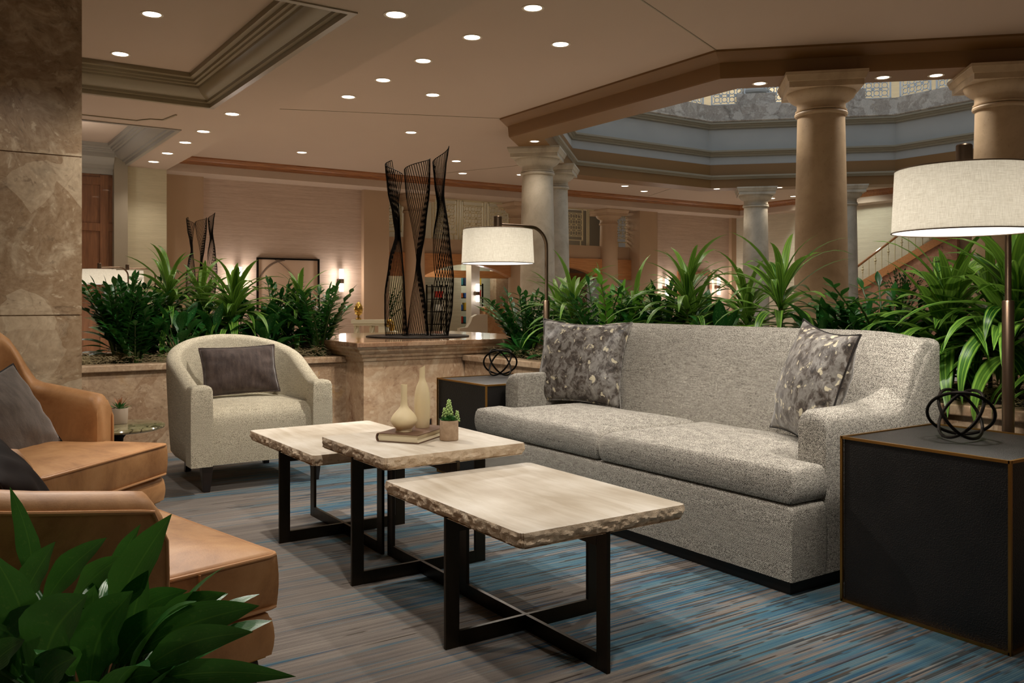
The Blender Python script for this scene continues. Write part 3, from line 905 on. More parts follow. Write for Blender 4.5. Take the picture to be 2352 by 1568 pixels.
coffee_table('stone coffee table in front of the cream armchair, partly under the raised one', 1.572, 3.685, .60, .80, .44, 9.1)

# ------------------------------------------------------------------ sofa
SX0, SX1, SY0, SY1 = 2.53, 3.47, 1.99, 4.10
sofa = thing('sofa', 'grey tweed two-cushion sofa with sloped arms in front of the planter', 'sofa', ((SX0+SX1)/2, (SY0+SY1)/2, 0))
def S(m, n, mat=None, **k): return m.build(n, mat or M['sofa'], sofa, world=True, **k)
S(MB().box(SX0+.03, SX1-.03, SY0+.03, SY1-.03, 0, .062), 'plinth', M['black'], smooth=False)
AT = .122
# seat base: T-shaped front that runs past the arms
m = MB(); xs = merge_lines(dense(SX0, SX0+.19, .05), dense(SX0+.19, 3.2, .15)); ys = merge_lines(dense(SY0, SY0+AT, .05), dense(SY0+AT, SY1-AT, .1), dense(SY1-AT, SY1, .05))
grid_solid(m, xs, ys, lambda x, y: x < SX0+.19 or SY0+AT < y < SY1-AT, lambda x, y, d: .325-rnd_edge(d, .022), lambda x, y, d: .055, rows=4, bulge=.004)
S(m, 'seat_base', angle=60)
# backrest: raked front, softly rolled top, falling a touch at the ends
rings = []
n = 26
LB = SY1-SY0-.006
for yy in merge_lines([0, .003, .007, .012, .02, .04, .08, .14, .2, .28], [LB*k/n for k in range(4, n-3)], [LB-q for q in (0, .003, .007, .012, .02, .04, .08, .14, .2, .28)]):
    u = yy/LB; y = SY0+.003+yy
    e = min(u, 1-u)*2.11
    dz = -.035*max(0, 1-e/.28)**2
    ins = rnd_edge(min(yy, LB-yy), .016)
    c = []
    for x, z in ((3.20, .06), (3.155, .30), (3.165, .48), (3.20, .60), (3.24, .72), (3.275, .82), (3.305, .875), (3.335, .905), (3.37, .922), (3.405, .92), (3.435, .905), (3.455, .88), (3.468, .84), (3.47, .60), (3.47, .06)):
        zz = z + (dz*((z-.5)/.42) if z > .5 else 0)
        c.append((x + (ins if x < 3.3 else -ins), y, zz - (ins if z > .85 else 0)))
    rings.append(c)
S(MB().loft(rings), 'backrest', angle=50)
def sofa_arm(outer, inner):
    # matching silhouettes of the outer and the inner edge
    def curve(P, k):
        # resample by straight interpolation
        d = [0]
        for a, b in zip(P, P[1:]): d.append(d[-1]+math.hypot(b[0]-a[0], b[1]-a[1]))
        out = []
        for i in range(k+1):
            s = d[-1]*i/k
            j = max(q for q in range(len(d)-1) if d[q] <= s+1e-9)
            f = (s-d[j])/(d[j+1]-d[j]); out.append((P[j][0]+(P[j+1][0]-P[j][0])*f, P[j][1]+(P[j+1][1]-P[j][1])*f))
        return out
    O = [(2.722, .055), (2.722, .30), (2.722, .57), (2.725, .60), (2.735, .617), (2.755, .624), (2.85, .622), (2.95, .618), (3.05, .613), (3.15, .612), (3.20, .622), (3.24, .645), (3.27, .685), (3.30, .738), (3.33, .785), (3.366, .835), (3.41, .868), (3.468, .885)]
    I = [(2.722, .055), (2.722, .30), (2.722, .58), (2.725, .61), (2.735, .628), (2.755, .637), (2.85, .638), (2.93, .641), (3.00, .646), (3.07, .655), (3.13, .666), (3.19, .681), (3.24, .70), (3.28, .722), (3.31, .752), (3.34, .795), (3.375, .845), (3.41, .885)]
    rings = []
    for (a, b) in zip(O, I):
        sec = []
        # over the arm: outer wall foot, outer top corner (rounded), crown, inner corner, inner foot
        ox, oz = a; ix, iz = b
        top = max(oz, iz)
        rd = .018 if oz > .5 else 0
        sec.append((ox, outer, .055)); sec.append((ox, outer, max(.056, oz-.06)))
        sec.append((ox, outer, oz-rd)); sec.append((ox, outer+(inner-outer)*.05, oz-rd*.3))
        for f in (.14, .3, .5, .7, .86):
            sec.append((ox+(ix-ox)*f, outer+(inner-outer)*f, oz+(iz-oz)*f+.012*math.sin(PI*f)*(1 if oz > .5 else 0)))
        sec.append((ix, outer+(inner-outer)*.95, iz-rd*.3)); sec.append((ix, inner, iz-rd)); sec.append((ix, inner, .056))
        rings.append(sec)
    # back closing ring
    mb = MB(); mb.loft(rings, cap=True)
    return mb
S(sofa_arm(SY0, SY0+AT), 'armrest', angle=50)
S(sofa_arm(SY1, SY1-AT), 'armrest', angle=50)
# two seat cushions with a T nose in front of the arms
def seat_cushion(y0, y1, arm_side):
    yn = y0+AT+.004 if arm_side < 0 else y1-AT-.004
    if arm_side < 0: ys = merge_lines(dense(y0, yn, .04), dense(yn, y1, .06))
    else: ys = merge_lines(dense(y0, yn, .06), dense(yn, y1, .04))
    xs = merge_lines(dense(SX0-.004, SX0+.182, .05), dense(SX0+.182, 3.19, .06))
    ins = lambda x, y: (x < SX0+.182) or (y > yn if arm_side < 0 else y < yn)
    cx, cy = 2.85, (y0+y1)/2
    def top(x, y, d):
        sm = max(0, 1-min(abs(y-y0) if arm_side > 0 else 9, abs(y-y1) if arm_side < 0 else 9)/.05)
        return .450 - rnd_edge(d, .011) + .040*min(1, d/.22)**.8 - .022*sm**2 + noise.noise(Vector((x*4, y*4, 1)))*.003
    mb = MB(); grid_solid(mb, xs, ys, ins, top, lambda x, y, d: .329+rnd_edge(d, .012), rows=6, bulge=.009)
    return mb
YM = (SY0+SY1)/2
for y0, y1, sd in ((SY0, YM-.013, -1), (YM+.013, SY1, 1)):
    c = S(seat_cushion(y0, y1, sd), 'seat_cushion', angle=42)

# ------------------------------------------------------------------ scatter pillows on the sofa
pillow('throw_pillow', 'square brush-print pillow at the far end of the sofa', 'pillow', .54, .50, .17, M['print'],
       basis((3.08, 3.87, .70), (-.80, -.50, .33), roll=R(-2)), M['print'], .004, 3, .12)
pillow('throw_pillow', 'square brush-print pillow turned sideways against the near sofa arm', 'pillow', .50, .50, .19, M['print'],
       basis((3.035, 2.285, .705), (-.85, .42, .26), roll=R(-6)), M['pipe_dark'], .004, 8, .12)

# ------------------------------------------------------------------ cube end tables
def end_table(label, x0, y0, s, H):
    r = thing('end_table', label, 'end table', (x0+s/2, y0+s/2, 0), 0, 'black cube end tables')
    h = s/2; e = .005
    MB().box(-h+e, h-e, -h+e, h-e, .004, H-e).build('body', M['shagreen'], r, smooth=False)
    m = MB()
    for sx in (-1, 1):
        for sy in (-1, 1):
            m.box(sx*h-.0045, sx*h+.0045, sy*h-.0045, sy*h+.0045, 0, H)
    for z in (.005, H-.005):
        for sg in (-1, 1):
            m.box(-h, h, sg*h-.0045, sg*h+.0045, z-.0045, z+.0045)
            m.box(sg*h-.0045, sg*h+.0045, -h, h, z-.0045, z+.0045)
    m.build('brass_edging', M['brass'], r, smooth=False)
    return r
end_table('black textured cube end table with brass edges beside the near sofa arm', 2.66, 1.31, .57, .577)
end_table('black cube end table at the far end of the sofa, below the small lamp', 2.615, 4.135, .56, .577)

# wire knot ornaments: three interlocked oval rings
def knot(label, x, y, z, rz, rx=.094, sc=1.0):
    r = thing('wire_knot_ornament', label, 'ornament', (x, y, z), rz, 'black wire knots on the end tables')
    hh = .079*sc
    for k in range(3):
        rot = Matrix.Rotation(k*2*PI/3+1.877, 4, 'Z') @ Matrix.Rotation(R((40, 58, 60)[k]), 4, 'X')
        P = [rot @ Vector((.104*sc*math.cos(a), .098*sc*math.sin(a), 0)) for a in [2*PI*i/48 for i in range(48)]]
        lo = min(p.z for p in P)
        P = [Vector((p.x, p.y, p.z*hh/abs(lo))) for p in P]
        MB().tube([(p.x, p.y, p.z+hh+.0058) for p in P], .0055, 8, closed=True).build('ring', M['black_metal'], r)
knot('black wire knot ornament on the near end table, in front of the tall lamp pole', 2.945, 1.615, .5775, .2)
knot('black wire knot ornament on the far end table behind the sofa arm', 3.00, 4.58, .5775, .69)

# ------------------------------------------------------------------ arc floor lamps
def floor_lamp(label, px, py, sx, sy, lit=True, power=1.0):
    """pole at px,py; drum shade hung at sx,sy"""
    d = Vector((sx-px, sy-py)); a = d.length
    r = thing('arc_floor_lamp', label, 'floor lamp', (px, py, 0), math.atan2(d.y, d.x), 'bronze arc lamps with linen drum shades')
    MB().lathe([(.15, 0), (.15, .018), (.146, .022), (.03, .024)], 40).build('base', M['bronze'], r, angle=30)
    MB().lathe([(.021, .022), (.021, 1.045), (.0195, 1.05), (.012, 1.052)], 20).build('lower_pole', M['bronze'], r, angle=30)
    zt = 1.527
    P = [(0, 0, 1.045), (0, 0, 1.38)]
    for i in range(1, 11):
        t = PI/2*i/10; P.append((.13-.13*math.cos(t), 0, 1.397+.13*math.sin(t)))
    P += [(a*.6, 0, zt), (a-.02, 0, zt)]
    MB().tube(P, .0115, 12).build('arm', M['bronze'], r)
    MB().lathe([(.0, 1.487), (.026, 1.487), (.026, 1.578), (.023, 1.582), (0, 1.582)], 20, (a, 0)).build('socket_cap', M['bronze'], r, angle=30)
    m = MB(); R0, R1 = .219, .229
    m.lathe([(R0, 1.497), (R1, 1.283)], 64, (a, 0), cap=False)
    sh = m.build('lamp_shade', M['linen'], r)
    m = MB()
    m.tube([(a+R0*math.cos(2*PI*i/64), R0*math.sin(2*PI*i/64), 1.497) for i in range(64)], .0022, 6, closed=True)
    m.tube([(a+R1*math.cos(2*PI*i/64), R1*math.sin(2*PI*i/64), 1.283) for i in range(64)], .0022, 6, closed=True)
    for i in range(3):
        t = 2*PI*i/3; m.tube([(a, 0, 1.49), (a+R0*math.cos(t), R0*math.sin(t), 1.495)], .002, 5)
    m.build('shade_wire', M['bronze'], sh)
    MB().lathe([(0, 1.288), (R1-.0035, 1.288), (R1-.0035, 1.2845), (0, 1.2845)], 48, (a, 0)).build('diffuser', M['diffuser'], r, angle=30)
    if lit:
        lamp_point((sx, sy, 1.40), 1.9*power, .045, (1, .96, .89))
        lamp_point((sx, sy, 1.262), 24.0*power, .045, (1, .93, .84), spot=165)
    return r
def lamp_point(loc, p, size, col, spot=None, blend=.6, d=(0, 0, -1)):
    l = bpy.data.lights.new('bulb', 'SPOT' if spot else 'POINT')  # used for real bulbs and for the added fill spots
    l.energy = p; l.shadow_soft_size = size; l.color = col
    if spot: l.spot_size = R(spot); l.spot_blend = blend
    o = bpy.data.objects.new('bulb_or_fill_light', l); o.location = loc; COL.objects.link(o)
    if spot and tuple(d) != (0, 0, -1):
        o.rotation_euler = Vector(d).to_track_quat('-Z', 'Y').to_euler()
    return o
floor_lamp('bronze arc floor lamp with the large drum shade over the near end table', 3.345, 1.655, 2.94, 1.60, power=1.0)
floor_lamp('bronze arc floor lamp with drum shade over the far end table', 3.375, 4.60, 2.995, 4.60)
floor_lamp('distant drum shaded lamp glowing behind the left planting, right of two', 2.88, 13.88, 2.49, 13.88, power=.8)
floor_lamp('distant drum shaded lamp glowing behind the left planting, nearest the pillar', 2.45, 13.60, 2.06, 13.55, power=.8)

# ------------------------------------------------------------------ cream barrel armchair
ach = thing('armchair', 'cream woven barrel armchair with dark tapered legs in front of the planter', 'armchair', (1.58, 5.22, 0))
def barrel(path_n, hw, yb, yf, thick, top_fn, zbot, lean):
    """U-shaped shell: front at -y; returns rings along the path from left front to right front"""
    rings = []
    P = []
    rad = hw
    straight = 10
    for i in range(straight): P.append((-hw, yf+(yb-hw*.92-yf)*i/straight, (-1, 0)))
    for i in range(path_n+1):
        a = PI-PI*i/path_n
        x = hw*math.cos(a); y = yb-hw*.92+hw*.92*math.sin(a)
        nn = Vector((math.cos(a), math.sin(a)/.92*1.0)).normalized(); P.append((x, y, (nn.x, nn.y)))
    for i in range(1, straight+1): P.append((hw, yb-hw*.92+(yf-(yb-hw*.92))*i/straight, (1, 0)))
    N = len(P)
    for k, (x, y, nn) in enumerate(P):
        s = k/(N-1); b = math.sin(PI*s)          # 0 at the fronts, 1 at the back
        zt = top_fn(s); rr = thick/2
        sec = []
        def q(off, z):
            l = lean*max(0, (z-zbot))*min(1, b*1.3)
            return (x+nn[0]*(off+l), y+nn[1]*(off+l), z)
        sec.append(q(-.02, zbot)); sec.append(q(0.0, zbot+.03))
        for f in (.3, .6, .85): sec.append(q(.004, zbot+(zt-rr-zbot)*f))
        for j in range(9):
            a = PI*j/8
            sec.append(q(-rr+rr*math.cos(a), zt-rr*.75+rr*.75*math.sin(a)))
        for f in (.75, .45, .1): sec.append(q(-thick, zbot+(zt-rr-zbot)*f))
        sec.append(q(-thick+.01, zbot))
        rings.append(sec)
    return rings
def ac_top(s):
    b = min(s, 1-s)*2
    if b < .08: return .575
    t = min(1, (b-.08)/.92)
    return .575+.262*(math.sin(t*PI/2)**1.2)
rings = barrel(30, .392, .42, -.36, .085, ac_top, .145, .05)
mb = MB(); mb.loft(rings)
mb.build('barrel_back', M['armchair'], ach, angle=50)
for sx in (-1, 1):      # thick rounded arm fronts
    m = MB(); w0, w1 = .062, .048
    xs = dense(sx*.342-.057, sx*.342+.057, .02, (0, .006, .016, .03)); ys = dense(-.40, -.29, .02, (0, .006, .016, .03))
    grid_solid(m, xs, ys, lambda x, y: True, lambda x, y, d: .588-rnd_edge(d, .028), lambda x, y, d: .15, rows=5, bulge=.003)
    m.build('arm_front', M['armchair'], ach, angle=60)
m = MB(); xs = dense(-.295, .295, .03, (0, .01, .03, .06, .1)); ys = dense(-.372, .34, .035, (0, .012, .03, .055, .085))
def actop(x, y, d):
    f = max(0, (y+.372)); k = min(1, f/.13)
    return .455-(1-math.sqrt(1-(1-k)**2))*.06+.012*min(1, d/.2)
grid_solid(m, xs, ys, lambda x, y: True, actop, lambda x, y, d: .15, rows=7, bulge=.006)
m.build('seat', M['armchair'], ach, angle=70)
for (x, y) in ((-.30, -.325), (.325, -.325), (-.22, .32), (.23, .32)):
    s0 = .032; s1 = .017; dx, dy = (.0, .0) if y < 0 else (.02*(1 if x > 0 else -1), .02)
    MB().loft([[(x+dx+a*s1, y+dy+b*s1, 0) for a, b in ((-1,-1),(1,-1),(1,1),(-1,1))], [(x+a*s0, y+b*s0, .158) for a, b in ((-1,-1),(1,-1),(1,1),(-1,1))]]).build('leg', M['espresso'], ach, smooth=False, bevel=.003)
pillow('lumbar_pillow', 'dark brown velvet lumbar pillow on the cream armchair', 'pillow', .455, .30, .15, M['velvet_brown'],
       basis((1.60, 5.35, .625), (-.05, -1, .38), roll=R(1.5)), M['velvet_brown'], .006, 5, .06)

# ------------------------------------------------------------------ tan leather tub chairs
def leather_chair(label, x, y, rz):
    r = thing('leather_tub_chair', label, 'armchair', (x, y, 0), rz, 'tan leather tub chairs')
    # shell: front at +x ; arms low at the front, wrapping up into a tall back
    sec_r = []; P = []
    hw = .45; xf = .10; xb = -.45; rc = .30
    for i in range(9): P.append((xf+(xb+rc-xf)*i/9, hw, 0, 1))
    for i in range(13):
        a = PI/2+PI/2*i/12; P.append((xb+rc+rc*math.cos(a), hw-rc+rc*math.sin(a), math.cos(a), math.sin(a)))
    for i in range(1, 6): P.append((xb, (hw-rc)*(1-2*i/6), -1, 0))
    for i in range(13):
        a = PI+PI/2*i/12; P.append((xb+rc+rc*math.cos(a), -(hw-rc)+rc*math.sin(a), math.cos(a), math.sin(a)))
    for i in range(1, 10): P.append((xb+rc+(xf-xb-rc)*i/9, -hw, 0, -1))
    N = len(P); rings = []; pipe_o = []; th = .10
    for k, (px, py, nx, ny) in enumerate(P):
        f = (xf-px)/(xf-xb)                     # 0 front .. 1 back
        zt = .625+.055*min(1, f*1.6)
        bk = max(0, min(1, (f-.62)/.30)); bk = bk*bk*(3-2*bk)
        zt += .235*bk
        fr = max(0, 1-f/.06)
        zt -= .035*fr**2
        rr = th/2; sec = []
        ln = .10*bk
        def q(off, z):
            o = off+ln*max(0, z-.45)
            return (px+nx*o, py+ny*o, z)
        sec.append(q(0, .19)); sec.append(q(.004, .35)); sec.append(q(.006, zt-rr*1.3))
        for j in range(9):
            a = PI*j/8; sec.append(q(-rr+rr*math.cos(a)+.004*math.cos(a), zt-rr+rr*math.sin(a)))
        sec.append(q(-th, zt-rr*1.4)); sec.append(q(-th, .40)); sec.append(q(-th, .20))
        rings.append(sec); pipe_o.append(q(.004, zt-rr*.75))
    shell = MB().loft(rings); shell.build('tub_shell', M['leather'], r, angle=50)
    # piping: along the outer top edge and down the arm fronts
    pts = [(xf+.004, hw+.003, .20), (xf+.004, hw+.003, .45), (xf+.002, hw+.004, pipe_o[0][2]-.03)] + pipe_o[1:-1] + [(xf+.002, -hw-.004, pipe_o[-1][2]-.03), (xf+.004, -hw-.003, .45), (xf+.004, -hw-.003, .20)]
    MB().tube(pts, .0055, 8).build('piping', M['leather_pipe'], r)
    # loose seat cushion
    m = MB(); xs = dense(-.34, .42, .05); ys = dense(-.37, .37, .05)
    ins = lambda x, y: x > .115 or abs(y) < .345
    xs = merge_lines(dense(-.34, .115, .05), dense(.115, .42, .05)); ys = merge_lines(dense(-.385, -.345, .02, (0, .008, .016)), dense(-.345, .345, .05), dense(.345, .385, .02, (0, .008, .016)))
    grid_solid(m, xs, ys, ins, lambda x, y, d: .418-rnd_edge(d, .007)+.026*min(1, d/.16), lambda x, y, d: .278+rnd_edge(d, .008), rows=5, bulge=.005)
    c = m.build('seat_cushion', M['leather'], r, angle=60)
    g = MB()
    for z in (.412, .283):
        g.tube([(.118, -.388, z), (.40, -.388, z), (.416, -.382, z), (.423, -.366, z), (.423, .366, z), (.416, .382, z), (.40, .388, z), (.118, .388, z)], .0052, 8)
    g.tube([(.21, -.395, .41), (.21, -.397, .285)], .003, 6); g.tube([(.21, .395, .41), (.21, .397, .285)], .003, 6)
    g.build('piping', M['leather_pipe'], c)
    # box below
    m = MB(); xs = merge_lines(dense(-.34, .105, .08), dense(.105, .405, .05)); ys = merge_lines(dense(-.385, -.345, .02, (0, .008, .016)), dense(-.345, .345, .1), dense(.345, .385, .02, (0, .008, .016)))
    grid_solid(m, xs, ys, lambda x, y: x > .105 or abs(y) < .345, lambda x, y, d: .272-rnd_edge(d, .016), lambda x, y, d: .165, rows=4, bulge=.008)
    o = m.build('seat_box', M['leather'], r, angle=60)
    MB().tube([(.20, -.393, .262), (.20, -.395, .17)], .003, 6).build('seam', M['leather_pipe'], o)
    b = MB().box(-.42, .395, -.375, .375, .158, .167); b.build('brass_strip', M['brass'], r, smooth=False)
    rr = []
    for z, e in ((0, -.02), (.08, -.006), (.158, 0)):
        rr.append([(-.41-e, -.37-e, z), (.39+e, -.37-e, z), (.39+e, .37+e, z), (-.41-e, .37+e, z)])
    MB().loft(rr).build('plinth', M['espresso'], r, smooth=False, bevel=.02)
    return r
cb = leather_chair('tan leather tub chair nearest the viewer, behind the front foliage', .238, 2.426, R(13))
ca = leather_chair('tan leather tub chair farther back, beside the round marble table', .321, 4.085, R(-45))
f = Vector((math.cos(R(-45)), math.sin(R(-45))))
pillow('throw_pillow', 'grey velvet square pillow leaning on the farther leather chair', 'pillow', .41, .40, .17, M['velvet_grey'],
       basis((.28, 4.19, .548), (.62, -.70, .42), roll=R(16)), M['pipe_dark'], .004, 2, .07)
pillow('throw_pillow', 'very dark brown velvet pillow showing above the near leather chair arm', 'pillow', .42, .40, .18, M['velvet_black'],
       basis((.185, 2.60, .515), (.90, .02, .42), roll=R(18)), M['velvet_black'], .006, 6, .06)

# ------------------------------------------------------------------ round marble side table
rt = thing('round_side_table', 'small round green-brown marble side table between the leather chair and the cream armchair', 'side table', (.80, 4.73, 0))
MB().lathe([(0, .403), (.205, .403), (.222, .409), (.225, .416), (.222, .423), (.21, .425), (0, .425)], 64).build('marble_top', M['green_marble'], rt, angle=30)
MB().lathe([(.06, .402), (.05, .385), (.03, .36), (.026, .30), (.026, .06), (.05, .03), (.13, .016), (.14, .01), (.14, 0)], 40).build('pedestal', M['black_metal'], rt, angle=30)

# ------------------------------------------------------------------ things on the raised table
TZ = .5145
bk = thing('book', 'closed hardback book with brown cover lying under the vases', 'book', (1.527, 2.888, TZ), math.atan2(.573, .82))
LX, WY, TK = .262, .178, .033
pg = MB()
ring = []
for x in (.004, LX-.004):
    sec = [(x, .004, .0035), (x, .008, TK/2), (x, .004, TK-.0035), (x, WY-.008, TK-.0035), (x, WY-.003, TK/2), (x, WY-.008, .0035)]
    ring.append(sec)
pg.loft(ring)
# page block: pages are dished a little along the long front edge
pg.build('pages', M['paper'], bk, angle=30)
cv = MB(); n = 8
P = [(0, 0), (0, .003)]
out = [(0.0, 0.0), (0.0, .0028)]
sp = [(WY-.006+.010*math.sin(PI*i/n), TK/2-TK/2*math.cos(PI*i/n)) for i in range(n+1)]
outer = [(0, 0)] + sp + [(0, TK)]
inner = [(0, TK-.0028)] + [(WY-.0085+.008*math.sin(PI*i/n), TK/2+(TK/2-.0028)*math.cos(PI*i/n)) for i in range(n+1)] + [(0, .0028)]
poly = outer+inner
cv.loft([[(0, y, z) for y, z in poly], [(LX, y, z) for y, z in poly]], cap=False)
m = len(poly)
k = len(outer)
for base in (0, m):
    for i in range(k-1):
        a, b2, c, d = base+i, base+i+1, base+m-2-i, base+m-1-i
        q = (a, b2, c, d) if base else (d, c, b2, a)
        cv.f.append(q)
cv.build('cover', M['cover'], bk, smooth=False)
z0 = TZ+TK
v1 = thing('round_bud_vase', 'squat cream ceramic vase with a thin straight neck on the book', 'vase', (1.528, 3.008, z0), 0, 'cream ceramic vases on the book')
MB().lathe([(.0, .0), (.030, 0), (.031, .002), (.030, .008), (.029, .0105), (.036, .017), (.046, .028), (.0515, .040), (.050, .050), (.044, .062), (.034, .074), (.022, .087), (.0145, .098), (.0125, .112), (.012, .14), (.0122, .178), (.0118, .180), (.0105, .180), (.0100, .176), (.0100, .10), (0, .10)], 48).build('body', M['ceramic'], v1, angle=50)
v2 = thing('bottle_vase', 'tall slim cream bottle vase with a slanted lip, rear of the two on the book', 'vase', (1.636, 3.062, z0), 0, 'cream ceramic vases on the book')
def sl(x, y, z): return (max(0, z-.19)/.05)*(.55*x*.83-.55*y*.56)*1.1
MB().lathe([(0, 0), (.0275, 0), (.0285, .002), (.030, .03), (.0318, .08), (.0318, .105), (.0295, .135), (.024, .16), (.0165, .178), (.0118, .19), (.0108, .20), (.0108, .236), (.0105, .239), (.0090, .239), (.0085, .235), (.0085, .20), (0, .20)], 48, shear=sl).build('body', M['ceramic'], v2, angle=50)
# ------------------------------------------------------------------ leaves
def strap(mb, base, az, el, length, width, droop, fold=.35, nseg=9, twist=0.0, rnd=0, belly=.38, tipw=0.0, stalk=.35, curl=0.0):
    """one leaf: a folded, arching blade"""
    p = Vector(base); e = el; a = az; rows = []
    st = length/nseg
    for i in range(nseg+1):
        s = i/nseg
        d = Vector((math.cos(a)*math.cos(e), math.sin(a)*math.cos(e), math.sin(e)))
        sd = Vector((-math.sin(a), math.cos(a), 0))
        up = sd.cross(d)*-1
        if up.z < 0 and abs(e) < PI/2: up = -up
        tw = twist*s
        sd2 = sd*math.cos(tw)+up*math.sin(tw); up2 = up*math.cos(tw)-sd*math.sin(tw)
        if s < belly:
            q = s/belly; w = stalk+(1-stalk)*(q*q*(3-2*q))
        else:
            q = (s-belly)/(1-belly); w = max(tipw, 1-q**2.1)
        w *= width/2
        if i == nseg: w = max(w, .0006)
        lift = fold*w*(1-.5*s)
        rows.append((p-sd2*w+up2*lift, p.copy(), p+sd2*w+up2*lift, s))
        p = p+d*st
        e -= droop/nseg*(.35+1.3*s)
        a += curl/nseg
    b = len(mb.v)
    for l, c, r, s in rows: mb.v.extend([tuple(l), tuple(c), tuple(r)])
    for i in range(nseg):
        v0, v1 = rows[i][3], rows[i+1][3]
        for k in (0, 1):
            u0, u1 = rnd+.002+.498*k, rnd+.498+.498*k
            f = (b+i*3+k, b+i*3+k+1, b+(i+1)*3+k+1, b+(i+1)*3+k)
            mb.uv[len(mb.f)] = ((u0, v0), (u1, v0), (u1, v1), (u0, v1))
            mb.f.append(f)

def leaf_to(mb, b, tp, width, arch=.12, fold=.3, rnd=0, nseg=12, face=(-.45, -.75, .35), belly=.4, stalk=.3):
    """a blade from b to tp, bowed away from the chord, its face turned towards `face`"""
    B, T = Vector(b), Vector(tp); ch = T-B; Ld = ch.length
    up = Vector((0, 0, 1)); up = (up-ch.normalized()*up.dot(ch.normalized()))
    up = up.normalized() if up.length > .05 else Vector(face).normalized()
    fc = Vector(face).normalized()
    base = len(mb.v)
    for i in range(nseg+1):
        s = i/nseg
        c = B+ch*s+up*(arch*Ld*math.sin(PI*s**.85)) - fc*(0.10*Ld*math.sin(PI*s))*.3
        s2 = min(1, s+.04); s1 = max(0, s-.04)
        t = (B+ch*s2+up*(arch*Ld*math.sin(PI*s2**.85)))-(B+ch*s1+up*(arch*Ld*math.sin(PI*s1**.85))); t.normalize()
        sd = t.cross(fc)
        if sd.length < .05: sd = t.cross(up)
        sd.normalize(); nn = sd.cross(t)
        q = s/belly if s < belly else (s-belly)/(1-belly)
        w = (stalk+(1-stalk)*(q*q*(3-2*q))) if s < belly else max(0.01, 1-q**1.8)
        w *= width/2; wav = .12*w*math.sin(s*17+rnd*9)
        mb.v.extend([tuple(c-sd*w+nn*(fold*w+wav)), tuple(c), tuple(c+sd*w+nn*(fold*w-wav))])
    for i in range(nseg):
        v0, v1 = i/nseg, (i+1)/nseg
        for k in (0, 1):
            u0, u1 = rnd+.002+.498*k, rnd+.498+.498*k
            mb.uv[len(mb.f)] = ((u0, v0), (u1, v0), (u1, v1), (u0, v1))
            mb.f.append((base+i*3+k, base+i*3+k+1, base+(i+1)*3+k+1, base+(i+1)*3+k))

SOIL = .60
def dracaena(label, x, y, zc, n=46, L0=.46, W=.052, seed=0, dens=1.0, group=None, lean=(0, 0)):
    rg = random.Random(seed*31+5)
    r = thing('striped_dracaena', label, 'plant', (x, y, SOIL-.02), 0, group)
    H = zc-SOIL
    st = MB(); tops = []
    for k in range(1 if rg.random() < .4 else 2):
        dx, dy = (rg.uniform(-.05, .05), rg.uniform(-.05, .05)) if k else (lean[0], lean[1])
        top = Vector((dx, dy, H-(.14*k)))
        st.tube([(dx*.3, dy*.3, 0), (dx*.6, dy*.6, H*.5), tuple(top)], .010, 7)
        tops.append(top)
    st.build('stem', M['stem'], r)
    m = MB(); ga = 2.399
    for k, top in enumerate(tops):
        N = int((n*.95 if k == 0 else n*.6)*dens); a0 = rg.uniform(0, 6)
        for i in range(N):
            f = i/(N-1)                                   # 0 outer .. 1 heart
            b = top*(1-.45*(1-f)**1.3) if f < 1 else top
            el = R(8+66*f**1.5)+rg.uniform(-.28, .28)
            ln = L0*(1.12-.22*f)*rg.uniform(.75, 1.2)
            strap(m, b, a0+ga*i+rg.uniform(-.25, .25), el, ln, W*(1-.25*f)*rg.uniform(.8, 1.15), rg.uniform(1.3, 2.8)*(1.1-.5*f),
                  .32, 9, rg.uniform(-.4, .4), rg.randrange(0, 6) if f < .8 else rg.randrange(4, 9), belly=.36, stalk=.5, curl=rg.uniform(-.3, .3))
    m.build('foliage', M['drac'], r, angle=180)
    return r

def zz(label, x, y, ztop, n=9, seed=0, mat='zz', spread=.55, group=None, brightlit=False):
    rg = random.Random(seed*17+3)
    r = thing('zz_plant', label, 'plant', (x, y, SOIL-.02), 0, group)
    st = MB(); m = MB(); H = ztop-SOIL+.02
    n = int(n*1.5)
    for k in range(n):
        az = 2.399*k+rg.uniform(-.3, .3); lean = R(rg.uniform(6, 40))*spread/.55 if k else .1
        ln = H*rg.uniform(.78, 1.02)/math.cos(lean*.7)
        p = Vector((.03*math.cos(az), .03*math.sin(az), 0)); e = PI/2-lean*.45; pts = []; N = 12
        for i in range(N+1):
            pts.append((p.copy(), e))
            p = p+Vector((math.cos(az)*math.cos(e), math.sin(az)*math.cos(e), math.sin(e)))*ln/N
            e -= lean*1.1/N
        st.tube([q for q, _ in pts], [.0085*(1-.7*i/N)+.001 for i in range(N+1)], 6)
        pairs = rg.randint(8, 10)
        for i in range(pairs):
            f = .30+.68*i/(pairs-1)
            idx = f*N; a = int(min(idx, N-1)); q = pts[a][0].lerp(pts[a+1][0], idx-a); ee = pts[a][1]
            sz = .125*(1-.35*abs(f-.55)/.45)*rg.uniform(.85, 1.1)
            for sg in (-1, 1):
                strap(m, q, az+sg*R(rg.uniform(48, 74)), ee*.42+rg.uniform(-.1, .25), sz, sz*.42, rg.uniform(.1, .6), .25, 5, 0, rg.randrange(0, 6), belly=.45, stalk=.25)
        strap(m, pts[-1][0], az, pts[-1][1], .085, .036, .3, .25, 5, 0, rg.randrange(0, 6), belly=.45)
    st.build('stem', M['stem_dark'] if not brightlit else M['stem'], r)
    m.build('foliage', M['zz_brightlit' if brightlit else mat], r, angle=180)
    return r

